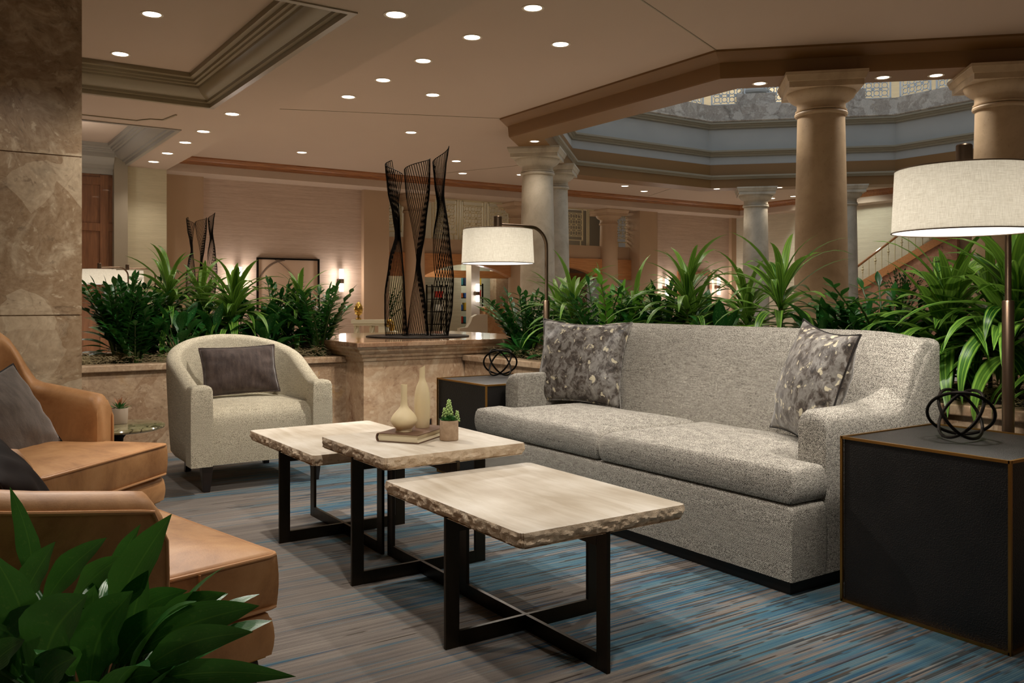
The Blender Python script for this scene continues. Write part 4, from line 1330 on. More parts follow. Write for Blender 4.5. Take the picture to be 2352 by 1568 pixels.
def aglaonema(label, x, y, ztop, n=24, seed=0, ln=.22, w=.078, mat='agl', group=None):
    rg = random.Random(seed*13+1)
    r = thing('aglaonema', label, 'plant', (x, y, SOIL-.02), 0, group)
    st = MB(); m = MB(); H = ztop-SOIL
    for i in range(n):
        f = i/(n-1); az = 2.399*i+rg.uniform(-.3, .3)
        el = R(12+66*f)+rg.uniform(-.15, .15); pl = max(.06, H*(.35+.3*f))*rg.uniform(.8, 1.1)
        d = Vector((math.cos(az)*math.cos(el), math.sin(az)*math.cos(el), math.sin(el)))
        b = Vector((0, 0, .03)); q = b+d*pl
        st.tube([b, b+d*pl*.5+Vector((0, 0, .01)), q], .004, 5)
        strap(m, q, az, el-.1, ln*rg.uniform(.8, 1.15), w*rg.uniform(.85, 1.15), rg.uniform(.5, 1.3), .3, 8, rg.uniform(-.3, .3), rg.randrange(0, 6), belly=.4, stalk=.2)
    st.build('petiole', M['stem_dark'], r)
    m.build('foliage', M[mat], r, angle=180)
    return r

# ------------------------------------------------------------------ planters
pl = thing('planter', 'long breccia planter box behind the cream armchair, left of the sculpture plinth', 'planter', (1.7, 6.9, 0))
b = MB(); b.box(.83, 2.72, 6.30, 6.40, 0, .575); b.box(.83, 2.72, 7.75, 7.85, 0, .575); b.box(.83, .9, 6.4, 7.75, 0, .575)
b.build('body', M['planter'], pl, smooth=False, world=True)
for q0, q1 in ((6.275, 6.43), (7.72, 7.87)): MB().box(.83, 2.70, q0, q1, .575, .62).build('coping', M['planter'], pl, smooth=False, world=True, bevel=.006)
b = MB(); b.box(.9, 2.70, 6.4, 7.75, .45, .57); b.build('soil', M['soil'], pl, smooth=False, world=True)
pr = thing('planter', 'long breccia planter box running behind the sofa', 'planter', (3.95, 3.2, 0))
b = MB(); b.box(3.56, 3.66, .6, 5.95, 0, .575); b.box(4.45, 4.55, .6, 5.95, 0, .575); b.box(3.66, 4.45, .6, .7, 0, .575)
b.build('body', M['planter'], pr, smooth=False, world=True)
for q0, q1 in ((3.535, 3.69), (4.42, 4.575)): MB().box(q0, q1, .6, 5.95, .575, .62).build('coping', M['planter'], pr, smooth=False, world=True, bevel=.006)
b = MB(); b.box(3.66, 4.45, .7, 5.95, .45, .57); b.build('soil', M['soil'], pr, smooth=False, world=True)

def moss(name, label, x0, x1, y0, y1, z, n, seed, mound=.05):
    rg = random.Random(seed); m = MB()
    for i in range(n):
        x, y = rg.uniform(x0, x1), rg.uniform(y0, y1)
        fr = max(0, 1-(y-y0)/.25) if x1-x0 > y1-y0 else max(0, 1-(x-x0)/.25)
        h = .035*fr+mound*(noise.noise(Vector((x*5, y*5, seed)))*.5+.6)
        p = Vector((x, y, z+rg.uniform(0, max(.004, h)))); a = rg.uniform(0, 6.3); P = [p]
        for k in range(6):
            a += rg.uniform(-1.1, 1.1); p = p+Vector((math.cos(a)*.014, math.sin(a)*.014, rg.uniform(-.009, .010))); P.append(p)
        m.tube([(max(x0, min(x1, q.x)), max(y0, min(y1, q.y)), max(z-.01, q.z)) for q in P], .0013, 3, cap=False)
    o = m.build(name, M['moss'], None, smooth=False)
    return tag(o, label, 'moss', kind='stuff')
moss('spanish_moss', 'dry curly moss covering the soil of the planter behind the armchair', .86, 2.68, 6.44, 7.1, .605, 4200, 3, .075)
moss('spanish_moss', 'dry curly moss covering the soil of the planter behind the sofa', 3.70, 4.25, .9, 5.9, .605, 5200, 4, .075)

# plinth in the corner between the planters, and its sculpture
pd = thing('sculpture_plinth', 'stepped breccia plinth with polished top between the two planters', 'plinth', (3.5, 6.75, 0))
b = MB(); b.box(2.70, 4.35, 5.97, 7.60, 0, .60); b.build('shaft', M['pedestal'], pd, smooth=False, world=True)
b = MB()
def ringbox(g, z0, z1, g1=None):
    g1 = g if g1 is None else g1
    b.loft([[(2.70-g, 5.97-g, z0), (4.35+g, 5.97-g, z0), (4.35+g, 7.60+g, z0), (2.70-g, 7.60+g, z0)], [(2.70-g1, 5.97-g1, z1), (4.35+g1, 5.97-g1, z1), (4.35+g1, 7.60+g1, z1), (2.70-g1, 7.60+g1, z1)]])
ringbox(.012, .60, .625); ringbox(.022, .625, .632, .03); ringbox(.03, .632, .652); ringbox(.036, .652, .672, .062); ringbox(.062, .672, .69); ringbox(.07, .69, .706, .085)
b.build('cornice', M['pedestal'], pd, smooth=False, world=True)
b = MB(); ringbox(.095, .706, .742); b.build('top_slab', M['pedestal_top'], pd, smooth=False, world=True, bevel=.005)
ol = thing('wall_outlet', 'small brown outlet plate low on the plinth face', 'outlet', (3.255, 5.969, .085))
MB().box(-.018, .018, -.006, 0, 0, .05).build('plate', M['cover'], ol, smooth=False, bevel=.002)
MB().box(-.008, .008, -.008, -.006, .008, .042).build('socket', M['black'], ol, smooth=False)
def sculpture(label, x, y, z, rz, sc):
    r = thing('wire_sculpture', label, 'sculpture', (x, y, z), rz, 'twisted black rod sculptures')
    MB().lathe([(0, .001), (.44*sc, .001), (.44*sc, .007), (.436*sc, .009), (0, .009)], 64).build('base_plate', M['black_metal'], r, angle=30)
    # (lateral offset, height, nodes (h, half width, shift), turn at the bottom, turn at the top, top slant)
    # (lateral offset, height, nodes (h, half width, shift), loop angles at the top, turn down to the foot, top slant)
    forms = [(-.188, 1.44, [(0, .096, .0), (.25, .086, -.010), (.46, .058, .0), (.60, .022, .018), (.72, .038, .010), (.86, .068, -.004), (1, .084, -.008)], 115, 325, R(-165), .065),
             (0.0, 1.46, [(0, .093, .0), (.2, .070, -.006), (.42, .025, -.006), (.62, .066, .0), (.85, .102, .0), (1, .110, -.006)], 172, 368, R(170), -.055),
             (.185, 1.53, [(0, .080, -.004), (.16, .105, .006), (.32, .112, .010), (.55, .075, .010), (.765, .027, .010), (.9, .050, .006), (1, .07, .012)], 228, 8, R(-170), -.09)]
    for dx, H, nodes, pa, pb, tw, sl in forms:
        def at(h, k):
            for a, b2 in zip(nodes, nodes[1:]):
                if h <= b2[0]:
                    f = (h-a[0])/(b2[0]-a[0]); f = f*f*(3-2*f)*.6+f*.4
                    return a[k]+(b2[k]-a[k])*f
            return nodes[-1][k]
        g = MB(); N = 19; tops = []; bots = []
        for j in range(N):
            ph = R(pa+(pb-pa)*j/(N-1)); P = []
            HH = H+sl*(1-2*j/(N-1))
            for i in range(25):
                h = i/24; w = at(h, 1)*sc; th = tw*(1-h)
                lx, ly = w*math.cos(ph+th), .7*w*math.sin(ph+th)
                P.append((dx*sc+at(h, 2)*sc+lx, ly, (.009+HH*h)*sc if h > 0 else .012))
            g.tube(P, .0034*max(sc, .95), 5); tops.append(P[-1]); bots.append(P[0])
        g.tube(tops, .0036*sc, 5); g.tube(bots, .004*sc, 5)
        g.build('twisted_cage', M['black_metal'], r)
    return r
sculpture('tall sculpture of three twisted black rod forms on the breccia plinth', 3.50, 6.63, .743, R(-34), 1.0)
b = thing('sculpture_stand', 'plain stand under the distant small wire sculpture', 'stand', (3.78, 14.3, 0)); MB().box(-.35, .35, -.35, .35, 0, 1.13).build('body', M['wall_tan'], b, smooth=False, bevel=.01)
sculpture('smaller distant sculpture of twisted black rods above the left planting', 3.66, 14.3, 1.132, R(0), .82)

G = 'planting in the breccia planters'
for k, (x, y, zt, lb) in enumerate(((1.28, 7.0, 1.02, 'aglaonema deep in the shade behind the first zz plant by the pillar'), (1.35, 7.5, 1.1, 'aglaonema at the far rim of the left planter near the pillar'), (1.75, 6.95, .98, 'dark aglaonema under the tallest left dracaena'),
        (2.3, 6.85, .98, 'dark aglaonema between the armchair back and the zz plants'), (2.62, 7.1, 1.0, 'aglaonema deep at the right end of the left planter'), (1.9, 7.5, 1.02, 'aglaonema at the far rim behind the middle dracaena'))):
    aglaonema(lb, x, y, zt, 30, 60+k, .25, .085, group=G)
for k, (x, y, zt, lb) in enumerate(((3.95, 5.2, .92, 'dark aglaonema under the dracaena by the small lamp pole'), (4.2, 4.9, 1.0, 'aglaonema at the far rim near the small lamp'), (4.2, 4.0, 1.0, 'aglaonema at the far rim left of the tan column'), (3.8, 4.2, .92, 'aglaonema low behind the left sofa pillow'),
        (4.2, 3.0, 1.0, 'aglaonema at the far rim in front of the tan column'), (3.85, 2.4, .9, 'aglaonema low under the drooping dracaena by the sofa end'), (4.2, 2.6, 1.0, 'aglaonema at the far rim below the staircase'), (4.25, 1.7, .98, 'aglaonema at the far rim behind the tall lamp'))):
    aglaonema(lb, x, y, zt, 30, 70+k, .25, .08, group=G)
zz('dark glossy zz plant tight against the stone pillar', 1.15, 6.66, 1.19, 11, 1, group=G)
zz('second zz plant from the stone pillar, with a tall leaning stem', 1.24, 6.80, 1.17, 11, 2, group=G)
zz('zz plant at the back of the planter in front of the glowing lamp shades', 1.46, 7.25, 1.22, 11, 3, group=G)
zz('low zz plant at the front edge of the planter near the pillar', 1.22, 6.52, .98, 8, 14, group=G)
aglaonema('broad leaved aglaonema behind the top left of the cream armchair', 1.52, 6.55, 1.0, 26, 4, group=G)
dracaena('striped dracaena with the tallest crown in the left planter', 1.53, 6.92, 1.14, 46, .46, .056, 5, group=G)
dracaena('striped dracaena right below the distant wire sculpture', 1.86, 7.25, 1.10, 46, .44, .054, 6, group=G)
dracaena('striped dracaena with drooping leaves directly behind the armchair back', 1.97, 6.76, 1.08, 50, .46, .058, 7, group=G)
aglaonema('aglaonema hidden low behind the armchair back', 1.78, 6.60, .92, 24, 8, group=G)
aglaonema('aglaonema low behind the right of the armchair back', 2.17, 6.58, .90, 26, 9, group=G)
zz('zz plant below the framed line picture', 2.42, 7.05, 1.20, 10, 10, group=G)
dracaena('striped dracaena below the right half of the framed line picture', 2.52, 6.80, 1.10, 36, .34, .05, 11, group=G)
zz('zz plant at the right end of the left planter, beside the plinth', 2.60, 6.58, 1.16, 12, 12, group=G, spread=.7)
aglaonema('dark aglaonema at the back middle of the left planter', 2.15, 7.2, 1.02, 24, 13, group=G)
zz('dark zz plant at the corner of the right planter beside the plinth', 3.92, 5.62, 1.10, 12, 21, group=G, spread=.75)
aglaonema('low leafy aglaonema spilling over the planter edge by the plinth', 3.80, 5.50, .74, 30, 22, .17, .062, group=G)
dracaena('striped dracaena just right of the small lamp pole', 3.86, 4.95, 1.03, 46, .44, .05, 23, group=G)
dracaena('striped dracaena behind the small lamp pole', 4.12, 5.45, 1.02, 40, .40, .05, 24, group=G)
zz('zz plant rising behind the left sofa pillow', 3.85, 4.62, 1.16, 9, 25, group=G)
zz('brightly lit zz plant with pale green leaves above the left sofa pillow', 3.80, 4.42, 1.22, 4, 26, group=G, brightlit=True, spread=.35)
dracaena('striped dracaena in the second row above the left sofa pillow', 4.15, 4.60, 1.02, 40, .42, .05, 27, group=G)
zz('dark zz plant above the left part of the sofa back', 4.05, 4.20, 1.13, 10, 28, group=G)
dracaena('striped dracaena with two tall upright leaves above the left half of the sofa back', 3.95, 3.90, 1.12, 48, .46, .056, 29, group=G)
aglaonema('aglaonema hidden low behind the middle of the sofa back', 3.82, 3.50, .96, 24, 30, group=G)
dracaena('broad striped dracaena in front of the big tan column', 3.95, 3.18, 1.10, 52, .50, .056, 31, group=G)
dracaena('striped dracaena in the second row left of the big tan column', 4.15, 3.60, 1.04, 40, .42, .05, 32, group=G)
aglaonema('aglaonema with upright spear leaves above the right sofa pillow', 3.85, 2.82, 1.03, 26, 33, .22, .06, group=G)
zz('glossy zz plant in front of the staircase', 3.97, 2.55, 1.17, 9, 34, group=G, spread=.7)
zz('low zz plant behind the right end of the sofa back', 3.85, 2.62, .98, 8, 37, group=G)
dracaena('striped dracaena with long drooping leaves at the right end of the sofa back', 3.92, 2.20, 1.02, 48, .50, .074, 35, group=G)
dracaena('striped dracaena behind the tall lamp pole', 3.86, 1.88, 1.12, 50, .50, .074, 36, group=G)
dracaena('striped dracaena in the second row behind the tall lamp', 4.18, 2.15, 1.08, 44, .44, .056, 38, group=G)
dracaena('striped dracaena low beside the near end table', 3.80, 1.55, .92, 44, .44, .072, 39, group=G)
dracaena('striped dracaena at the right edge of the picture', 3.95, 1.38, 1.10, 46, .50, .074, 40, group=G)

# foreground aglaonema in a floor pot
fp = thing('potted_aglaonema', 'dark glossy aglaonema in the near left corner, leaning over the leather chair', 'plant', (.22, 1.56, 0))
MB().lathe([(.12, 0), (.15, .02), (.17, .33), (.165, .345), (.155, .34), (.15, .30), (0, .30)], 40).build('pot', M['black'], fp, angle=35)
LV = [
    ((0.160,1.846,0.530),(0.129,1.831,0.710),0.030,0), ((0.144,1.713,0.543),(0.183,1.650,0.643),0.036,1),
    ((0.184,1.685,0.543),(0.255,1.601,0.650),0.036,2), ((0.241,1.767,0.517),(0.297,1.693,0.590),0.036,5),
    ((0.277,1.623,0.525),(0.346,1.540,0.690),0.050,3), ((0.300,1.788,0.515),(0.333,1.729,0.634),0.026,1),
    ((0.156,1.487,0.498),(0.200,1.421,0.614),0.072,0), ((0.308,1.662,0.468),(0.380,1.577,0.544),0.036,1),
    ((0.340,1.580,0.471),(0.422,1.488,0.557),0.034,2), ((0.314,1.501,0.490),(0.443,1.378,0.563),0.044,0),
    ((0.301,1.438,0.477),(0.416,1.324,0.544),0.036,1), ((0.262,1.463,0.454),(0.298,1.403,0.480),0.026,2),
    ((0.300,1.440,0.451),(0.470,1.287,0.476),0.030,0), ((0.130,1.601,0.524),(0.087,1.594,0.654),0.050,1),
    ((0.088,1.545,0.494),(0.124,1.484,0.544),0.030,2), ((0.232,1.556,0.444),(0.276,1.490,0.587),0.066,0),
    ((0.160,1.822,0.490),(0.172,1.778,0.601),0.030,3), ((0.298,1.608,0.448),(0.313,1.562,0.595),0.054,0),
    ((0.112,1.613,0.441),(0.162,1.543,0.575),0.064,0), ((0.242,1.706,0.415),(0.246,1.667,0.554),0.058,1),
    ((0.283,1.594,0.444),(0.345,1.516,0.542),0.046,0), ((0.146,1.446,0.487),(0.181,1.385,0.538),0.040,1)]
m = MB(); st = MB(); core = Vector((.215, 1.57, .30)); rg = random.Random(4)
for bq, tq, w, rn in LV:
    bq = Vector(bq); tq = Vector(tq)
    leaf_to(m, tuple(bq-(tq-bq)*.16), tuple(tq), w*1.42, rg.uniform(.03, .14), .32, rn)
    st.tube([tuple(core), tuple(core.lerp(bq, .55)+Vector((0, 0, .02))), tuple(bq-(tq-bq)*.14)], .0045, 5)
for i in range(44):       # the dark mass of lower and rear leaves
    az = 2.399*i; rr = rg.uniform(.05, .15); el = R(rg.uniform(15, 75))
    q = core+Vector((math.cos(az)*rr, math.sin(az)*rr, rg.uniform(.06, .17)))
    st.tube([tuple(core), tuple(q)], .004, 5)
    strap(m, q-Vector((.0, .0, 0)), az+rg.uniform(-.3, .3), el, rg.uniform(.13, .19), rg.uniform(.045, .066), rg.uniform(.5, 1.2), .3, 9, rg.uniform(-.4, .4), rg.randrange(0, 3), belly=.4, stalk=.2)
m.build('foliage', M['agl_front'], fp, angle=180, world=True)
st.build('petiole', M['stem_dark'], fp, world=True)

# succulents
def rosette(mb, c, n, ln, w, el0, el1, seed, rnd0=0):
    rg = random.Random(seed)
    for i in range(n):
        f = i/(n-1)
        strap(mb, c, 2.399*i, R(el0+(el1-el0)*f), ln*(1-.35*f)*rg.uniform(.9, 1.1), w, -.3, .45, 6, 0, rnd0+rg.randrange(0, 4), belly=.5, stalk=.5)
s1 = thing('potted_succulent', 'green budded succulent in a tan cylinder pot on the raised stone table', 'plant', (1.672, 2.912, TZ))
MB().lathe([(0, 0), (.0345, 0), (.036, .002), (.036, .075), (.0352, .0762), (.0325, .0762), (.032, .068), (0, .068)], 40).build('pot', M['concrete'], s1, angle=35)
m = MB()
for k in range(5):
    a = k*1.257; rosette(m, (.017*math.cos(a), .017*math.sin(a), .070), 8, .030, .017, 12, 60, k)
rosette(m, (0, 0, .072), 9, .034, .018, 30, 80, 9)
m.build('leaves', M['succulent'], s1, angle=180)
bd = MB(); rg = random.Random(2)
for (bx, by, h, k) in ((0, 0, .155, 1.3), (.010, .008, .130, 1.0), (-.017, .006, .125, .8), (.028, -.014, .112, .9)):
    bd.tube([(bx*.5, by*.5, .07), (bx, by, h-.03)], .0018, 5)
    for i in range(int(26*k)):
        f = i/(26*k); a = 2.399*i; z = h-.045*k+.045*k*f; rr = .0115*k*(1-.75*f)
        c = (bx+rr*math.cos(a), by+rr*math.sin(a), z); s = .0036*k**.5
        bd.lathe([(0, -s), (s*.8, -s*.5), (s, 0), (s*.7, s*.6), (0, s)], 6, c[:2]) if False else bd.loft([[(c[0]+s*q*math.cos(t), c[1]+s*q*math.sin(t), c[2]+dz) for t in (0, 1.26, 2.51, 3.77, 5.03)] for q, dz in ((.15, -s), (.9, -s*.3), (1, s*.2), (.3, s*1.1))])
bd.build('flower_bud', M['succulent_bud'], s1, angle=180)
s2 = thing('potted_succulent', 'small red-tipped succulent in a pale pot on the round marble table', 'plant', (.822, 4.79, .4255))
MB().lathe([(0, 0), (.037, 0), (.038, .002), (.041, .076), (.040, .078), (.0375, .078), (.037, .07), (0, .07)], 40).build('pot', M['concrete_pale'], s2, angle=35)
m = MB(); rosette(m, (0, 0, .07), 16, .062, .015, 12, 62, 5); m.build('leaves', M['succulent'], s2, angle=180)
m = MB(); rosette(m, (0, 0, .082), 8, .062, .011, 48, 80, 6); m.build('red_leaves', M['succulent_red'], s2, angle=180)
s2.children[-1]['label'] = 'red pointed heart leaves'
# ------------------------------------------------------------------ downlights
def downlight(label, x, y, z, r=.078, p=26, group='recessed ceiling downlights', cone=120, lit=True, col=(1, .89, .77), soft=.05):
    o = thing('downlight', label, 'downlight', (x, y, z), 0, group)
    MB().lathe([(r, .004), (r+.014, .003), (r+.016, -.003), (r+.010, -.006), (r, -.004), (r-.008, .0)], 28, cap=False).build('trim_ring', M['trim_ring'], o, angle=60)
    MB().lathe([(0, -.0015), (r-.003, -.0015), (r-.003, .0005), (0, .0005)], 24).build('lens', M['lens'], o, angle=60)
    if lit: lamp_point((x, y, z-.03), p, soft, col, spot=cone, blend=.7)
    return o
ordn = ['nearest', 'second', 'third', 'fourth', 'fifth']
for i, y in enumerate((5.83, 6.79, 7.73, 8.65, 9.59)):
    downlight('ceiling downlight in the row of five starting at the top middle, %s of them' % ordn[i], 4.14, y, CZ, p=34)
for (x, y, lb) in ((4.94, 6.51, 'single downlight right of the row of five, nearest the ring beam edge'), (4.92, 8.95, 'single downlight below the far end of the row of five'),
                   (5.76, 11.12, 'downlight above the top of the tall wire sculpture'), (5.07, 13.61, 'lone downlight on the ceiling left of the wire sculpture'),
                   (7.59, 12.97, 'upper of two downlights between the wire sculpture and the grey columns'), (8.42, 14.15, 'lower of two downlights right of the wire sculpture top'),
                   (9.43, 13.68, 'downlight just left of the grey column shaft'), (12.17, 13.81, 'left one of two far downlights right of the grey columns'),
                   (13.10, 14.23, 'right one of two far downlights right of the grey columns'), (16.5, 13.55, 'farther upper downlight near the corner of the timber crown'), (16.6, 13.0, 'farther lower downlight near the corner of the timber crown')):
    downlight(lb, x, y, CZ, p=30)
for i, y in enumerate((5.92, 10.13, 11.38, 12.31, 13.36, 14.29)):
    downlight('downlight on the low beam soffit, %s' % ['alone at the top of the picture', 'first below the coffer corner', 'second below the coffer corner', 'third below the coffer corner', 'fourth below the coffer corner', 'last one by the cream pilaster'][i], 2.94, y, BZ, p=30)
for i, y in enumerate((7.84, 9.28)):
    downlight('downlight inside the coffer, %s' % ['nearer the top edge', 'nearer the coffer crown'][i], 1.6, y, CZ+.03, p=30)
for (x, y, lb) in ((6.83, 9.58, 'downlight under the ring beam above the grey column pair'), (6.86, 5.78, 'downlight under the ring beam left of the big tan column'),
                   (7.66, 4.96, 'first downlight under the ring beam right of the big tan column'), (8.01, 4.63, 'second downlight under the ring beam right of the big tan column'),
                   (12.64, 11.69, 'downlight under the far ring beam left of the distant column'), (13.48, 10.89, 'downlight under the far ring beam right of the distant column'),
                   (14.4, 9.95, 'downlight under the far ring beam right of the big tan column')):
    downlight(lb, x, y, RZ, r=.06, p=24, cone=130)
# the rest of the ceiling grid, over and behind the viewer
for (x, y, z, p) in ((1.6, 6.35, CZ+.03, 40),):
    downlight('downlight inside the coffer, above the top of the picture', x, y, z, p=p)

# ------------------------------------------------------------------ wall sconces
def sconce(label, x, y, z, ry=-PI/2, p=9.0):
    """twin glass tubes above and below a bronze bracket; local -y faces the room"""
    o = thing('wall_sconce', label, 'wall sconce', (x, y, z), 0, 'wall sconces with twin glass tubes')
    MB().lathe([(0, .045), (.045, .045), (.05, .0), (.05, -.0), (.045, -.045), (0, -.045)], 20, (0, -.09)).box(-.05, .05, -.09, 0, -.045, .045).build('bracket', M['bronze'], o, angle=35)
    for a, b2 in ((.045, .23), (-.045, -.20)):
        MB().lathe([(0, a), (.042, a), (.042, b2), (.03, b2), (0, b2)], 20, (0, -.09)).build('glass_tube', M['lens_cool'], o, angle=40)
    lamp_point((x, y-.16, z+.14), p, .05, (1, .90, .82)); lamp_point((x, y-.16, z-.12), p*.7, .05, (1, .90, .82))
    return o
sconce('lit wall sconce right of the framed line picture', 6.60, FY, 1.42)
sconce('lit wall sconce left of the framed line picture, half behind leaves', 4.66, FY, 1.42)
sconce('lit wall sconce on the far right wall, left of the timber framed picture', 15.12, FY, 1.36)
sconce('lit wall sconce on the far right wall, right of the timber framed picture', 16.95, FY, 1.40)
b = thing('sconce_column', 'slim white square column carrying a sconce in the room below the balcony', 'column', (11.0, 18.0, 0)); MB().box(-.12, .12, -.12, .12, 0, 2.1).build('shaft', M['white'], b, smooth=False)
sconce('small lit sconce on the slim white column under the lamp shade', 11.0, 17.87, 1.22, p=1.6)

# ------------------------------------------------------------------ pictures
def picture(label, x0, x1, z0, z1, y, frame, canvas, fw=.035, lines=None):
    o = thing('framed_picture', label, 'picture', ((x0+x1)/2, y, z0))
    w, h = x1-x0, z1-z0; m = MB()
    m.box(-w/2, w/2, -.045, -.002, 0, fw); m.box(-w/2, w/2, -.045, -.002, h-fw, h)
    m.box(-w/2, -w/2+fw, -.045, -.002, fw, h-fw); m.box(w/2-fw, w/2, -.045, -.002, fw, h-fw)
    m.build('frame', frame, o, smooth=False)
    c = MB().box(-w/2+fw, w/2-fw, -.02, -.004, fw, h-fw).build('canvas', canvas, o, smooth=False)
    if lines:
        g = MB()
        for P in lines: g.tube([(x, -.022, z) for x, z in P], .008, 5)
        g.build('drawn_line', M['art_line'], c)
    return o
def arcp(cx, cz, r, a0, a1, n=14): return [(cx+r*math.cos(R(a0+(a1-a0)*i/n)), cz+r*math.sin(R(a0+(a1-a0)*i/n))) for i in range(n+1)]
picture('dark framed picture with thin curved lines on the pink wall', 4.99, 6.18, .72, 1.83, FY, M['black_metal'], M['canvas'], .03,
        [arcp(-.05, .55, .53, 95, 160), arcp(-.02, .50, .57, 95, 160), arcp(-.75, .15, 1.05, 18, 62)])
picture('timber framed dark picture on the far right wall', 15.55, 16.75, .5, 1.78, FY, M['wood_frame'], M['wall_grey'], .09)

# ------------------------------------------------------------------ newel and balustrade behind the plinth
nb = thing('stair_balustrade', 'cream stair balustrade with spiral balusters behind the plinth', 'balustrade', (3.95, 8.87, 0))
d = Vector((.829, -.559)); q = Vector((.559, .829))
def lp(a, w=0): return (d.x*a+q.x*w, d.y*a+q.y*w)
m = MB(); m.obox(lp(.12), d, q, .19, .07, .80, .84); m.obox(lp(.12), d, q, .17, .055, .775, .80); m.build('top_rail', M['rail_cream'], nb, smooth=False)
m = MB(); m.obox(lp(.12), d, q, .17, .06, 0, .10); m.build('base_rail', M['rail_cream'], nb, smooth=False)
for a in (-.02, .15):
    g = MB(); P = []
    for k in range(3):
        g.tube([(lp(a)[0]+.016*math.cos(t+k*2.09), lp(a)[1]+.016*math.sin(t+k*2.09), .1+.675*t/14) for t in [14*i/36 for i in range(37)]], .016, 6)
    g.build('baluster', M['rail_cream'], nb)
m = MB(); m.obox(lp(.26), d, q, .035, .05, .1, .775); m.build('newel_post', M['rail_cream'], nb, smooth=False)
g = MB(); P = [lp(.30)+(.82,)]; g.tube([lp(.28)+(.74,), lp(.45)+(.67,), lp(.8)+(.52,), lp(1.3)+(.30,)], .028, 8); g.build('handrail', M['rail_cream'], nb)
pc = thing('pinecone_finial', 'gold pinecone finial standing on the cream balustrade', 'finial', (3.95+lp(.0)[0], 8.87+lp(0)[1], .841))
g = MB(); g.lathe([(.030, 0), (.034, .006), (.028, .014), (.013, .024), (.012, .04), (.02, .048), (.034, .058), (.046, .072), (.04, .078), (0, .078)], 24); g.build('stem', M['gold'], pc, angle=40)
g = MB(); g.lathe([(.03, .072), (.042, .09), (.046, .115), (.040, .15), (.026, .175), (.010, .192), (0, .196)], 24)
for i in range(60):
    f = i/60; z = .08+.108*f; rr = .046*math.sin(PI*(.28+.70*f))**.8; a = 2.399*i
    x, y = rr*math.cos(a), rr*math.sin(a); s = .009*(1-.5*f)
    g.loft([[(x*.9+s*u*-math.sin(a), y*.9+s*u*math.cos(a), z+s*v) for u, v in ((-1,0),(0,-1),(1,0),(0,1))], [(x*1.12+s*.2*u*-math.sin(a), y*1.12+s*.2*u*math.cos(a), z+s*.2*v+.002) for u, v in ((-1,0),(0,-1),(1,0),(0,1))]])
g.build('cone', M['gold'], pc, angle=30)
ln = thing('gold_scroll_ornament', 'gold scroll ornament capping the newel beside the pinecone', 'ornament', (3.95+lp(.31)[0], 8.87+lp(.31)[1], .66))
g = MB(); sp = [(.02+.05*math.exp(-.16*t)*math.cos(t), .135+.05*math.exp(-.16*t)*math.sin(t)) for t in [i*.35 for i in range(30)]]
g.tube([lp(a)+(z,) for a, z in sp], .013, 8); g.tube([lp(.07)+(.13,), lp(.055)+(.07,), lp(.02)+(.035,), lp(.0)+(.0,)], [.022, .03, .02, .024], 10); g.tube([lp(-.03)+(.012,), lp(.06)+(.012,)], .014, 8)
g.build('scroll', M['gold'], ln)

# ------------------------------------------------------------------ the shop below the balcony
cn = thing('marble_counter', 'honey marble reception counter below the small lamp shade', 'counter', (11.95, 18.1, 0))
MB().box(-.72, .9, -.3, .3, 0, .84).build('body', M['counter'], cn, smooth=False)
MB().box(-.76, .95, -.34, .34, .84, .90).build('counter_top', M['counter'], cn, smooth=False, bevel=.01)
g = MB(); g.loft([[(x, -.312, z) for x, z in ((-.42, .5), (0, .30), (.42, .5), (0, .70))], [(x*.9, -.318, .5+(z-.5)*.9) for x, z in ((-.42, .5), (0, .30), (.42, .5), (0, .70))]]); g.build('inlay', M['shop_marble'], cn, smooth=False)
cn.children[-1]['label'] = 'paler diamond inlay'
pw = thing('parapet_screen', 'low pale stepped screen left of the marble counter', 'screen', (10.75, 17.6, 0))
sil = [(-.35, 0), (.42, 0), (.42, .72), (.12, .72), (.0, .66), (-.06, .52), (-.14, .42), (-.35, .40)]
MB().loft([[(x, 0, z) for x, z in sil], [(x, .12, z) for x, z in sil]]).build('panel', M['white'], pw, smooth=False)
def shelf(label, x, y, w, h, nsh, items, seed, rz=0, texts=None):
    o = thing('display_shelf', label, 'shelf', (x, y, 0), rz)
    m = MB()
    for sx in (-w/2, w/2):
        for sy in (-.14, .14): m.box(sx-.015, sx+.015, sy-.015, sy+.015, 0, h)
    m.build('frame', M['black_metal'], o, smooth=False)
    for k in range(nsh):
        z = .45+(h-.5)*k/(nsh-1); MB().box(-w/2, w/2, -.15, .15, z-.01, z+.01).build('shelf_board', M['black_metal'], o, smooth=False)
    return o
shelf('dark open display shelf left of the slim white sconce column', 10.75, 19.35, .42, 1.45, 4, [], 1)
shelf('dark display shelf stocked with colourful goods behind the counter', 12.02, 19.9, .72, 1.5, 4, [], 2)
cols = ['red', 'blue', 'teal', 'yellow', 'navy', 'wht', 'orange']
cn2 = {'wht': 'white', 'navy': 'dark blue'}
rg = random.Random(11)
pos = ['left end', 'left of centre', 'centre', 'right of centre', 'right end']
for k in range(4):
    z = .46+1.0*k/3
    for i in range(5):
        c = cols[(k*3+i*2) % 7] if k != 1 else ['blue', 'yellow', 'blue', 'navy', 'wht'][i]
        w, h = rg.uniform(.09, .125), rg.uniform(.12, .22)
        o = MB().box(-w/2, w/2, -.06, .06, 0, h).build('package', M['box_'+c], None, smooth=False, bevel=.006)
        o.location = (12.02-.28+.14*i, 19.85, z)
        tag(o, '%s package on the %s of the stocked shelf, %s' % (cn2.get(c, c), ['lowest board', 'second board up', 'third board up', 'top board'][k], pos[i]), 'package', 'packaged goods on the display shelf')
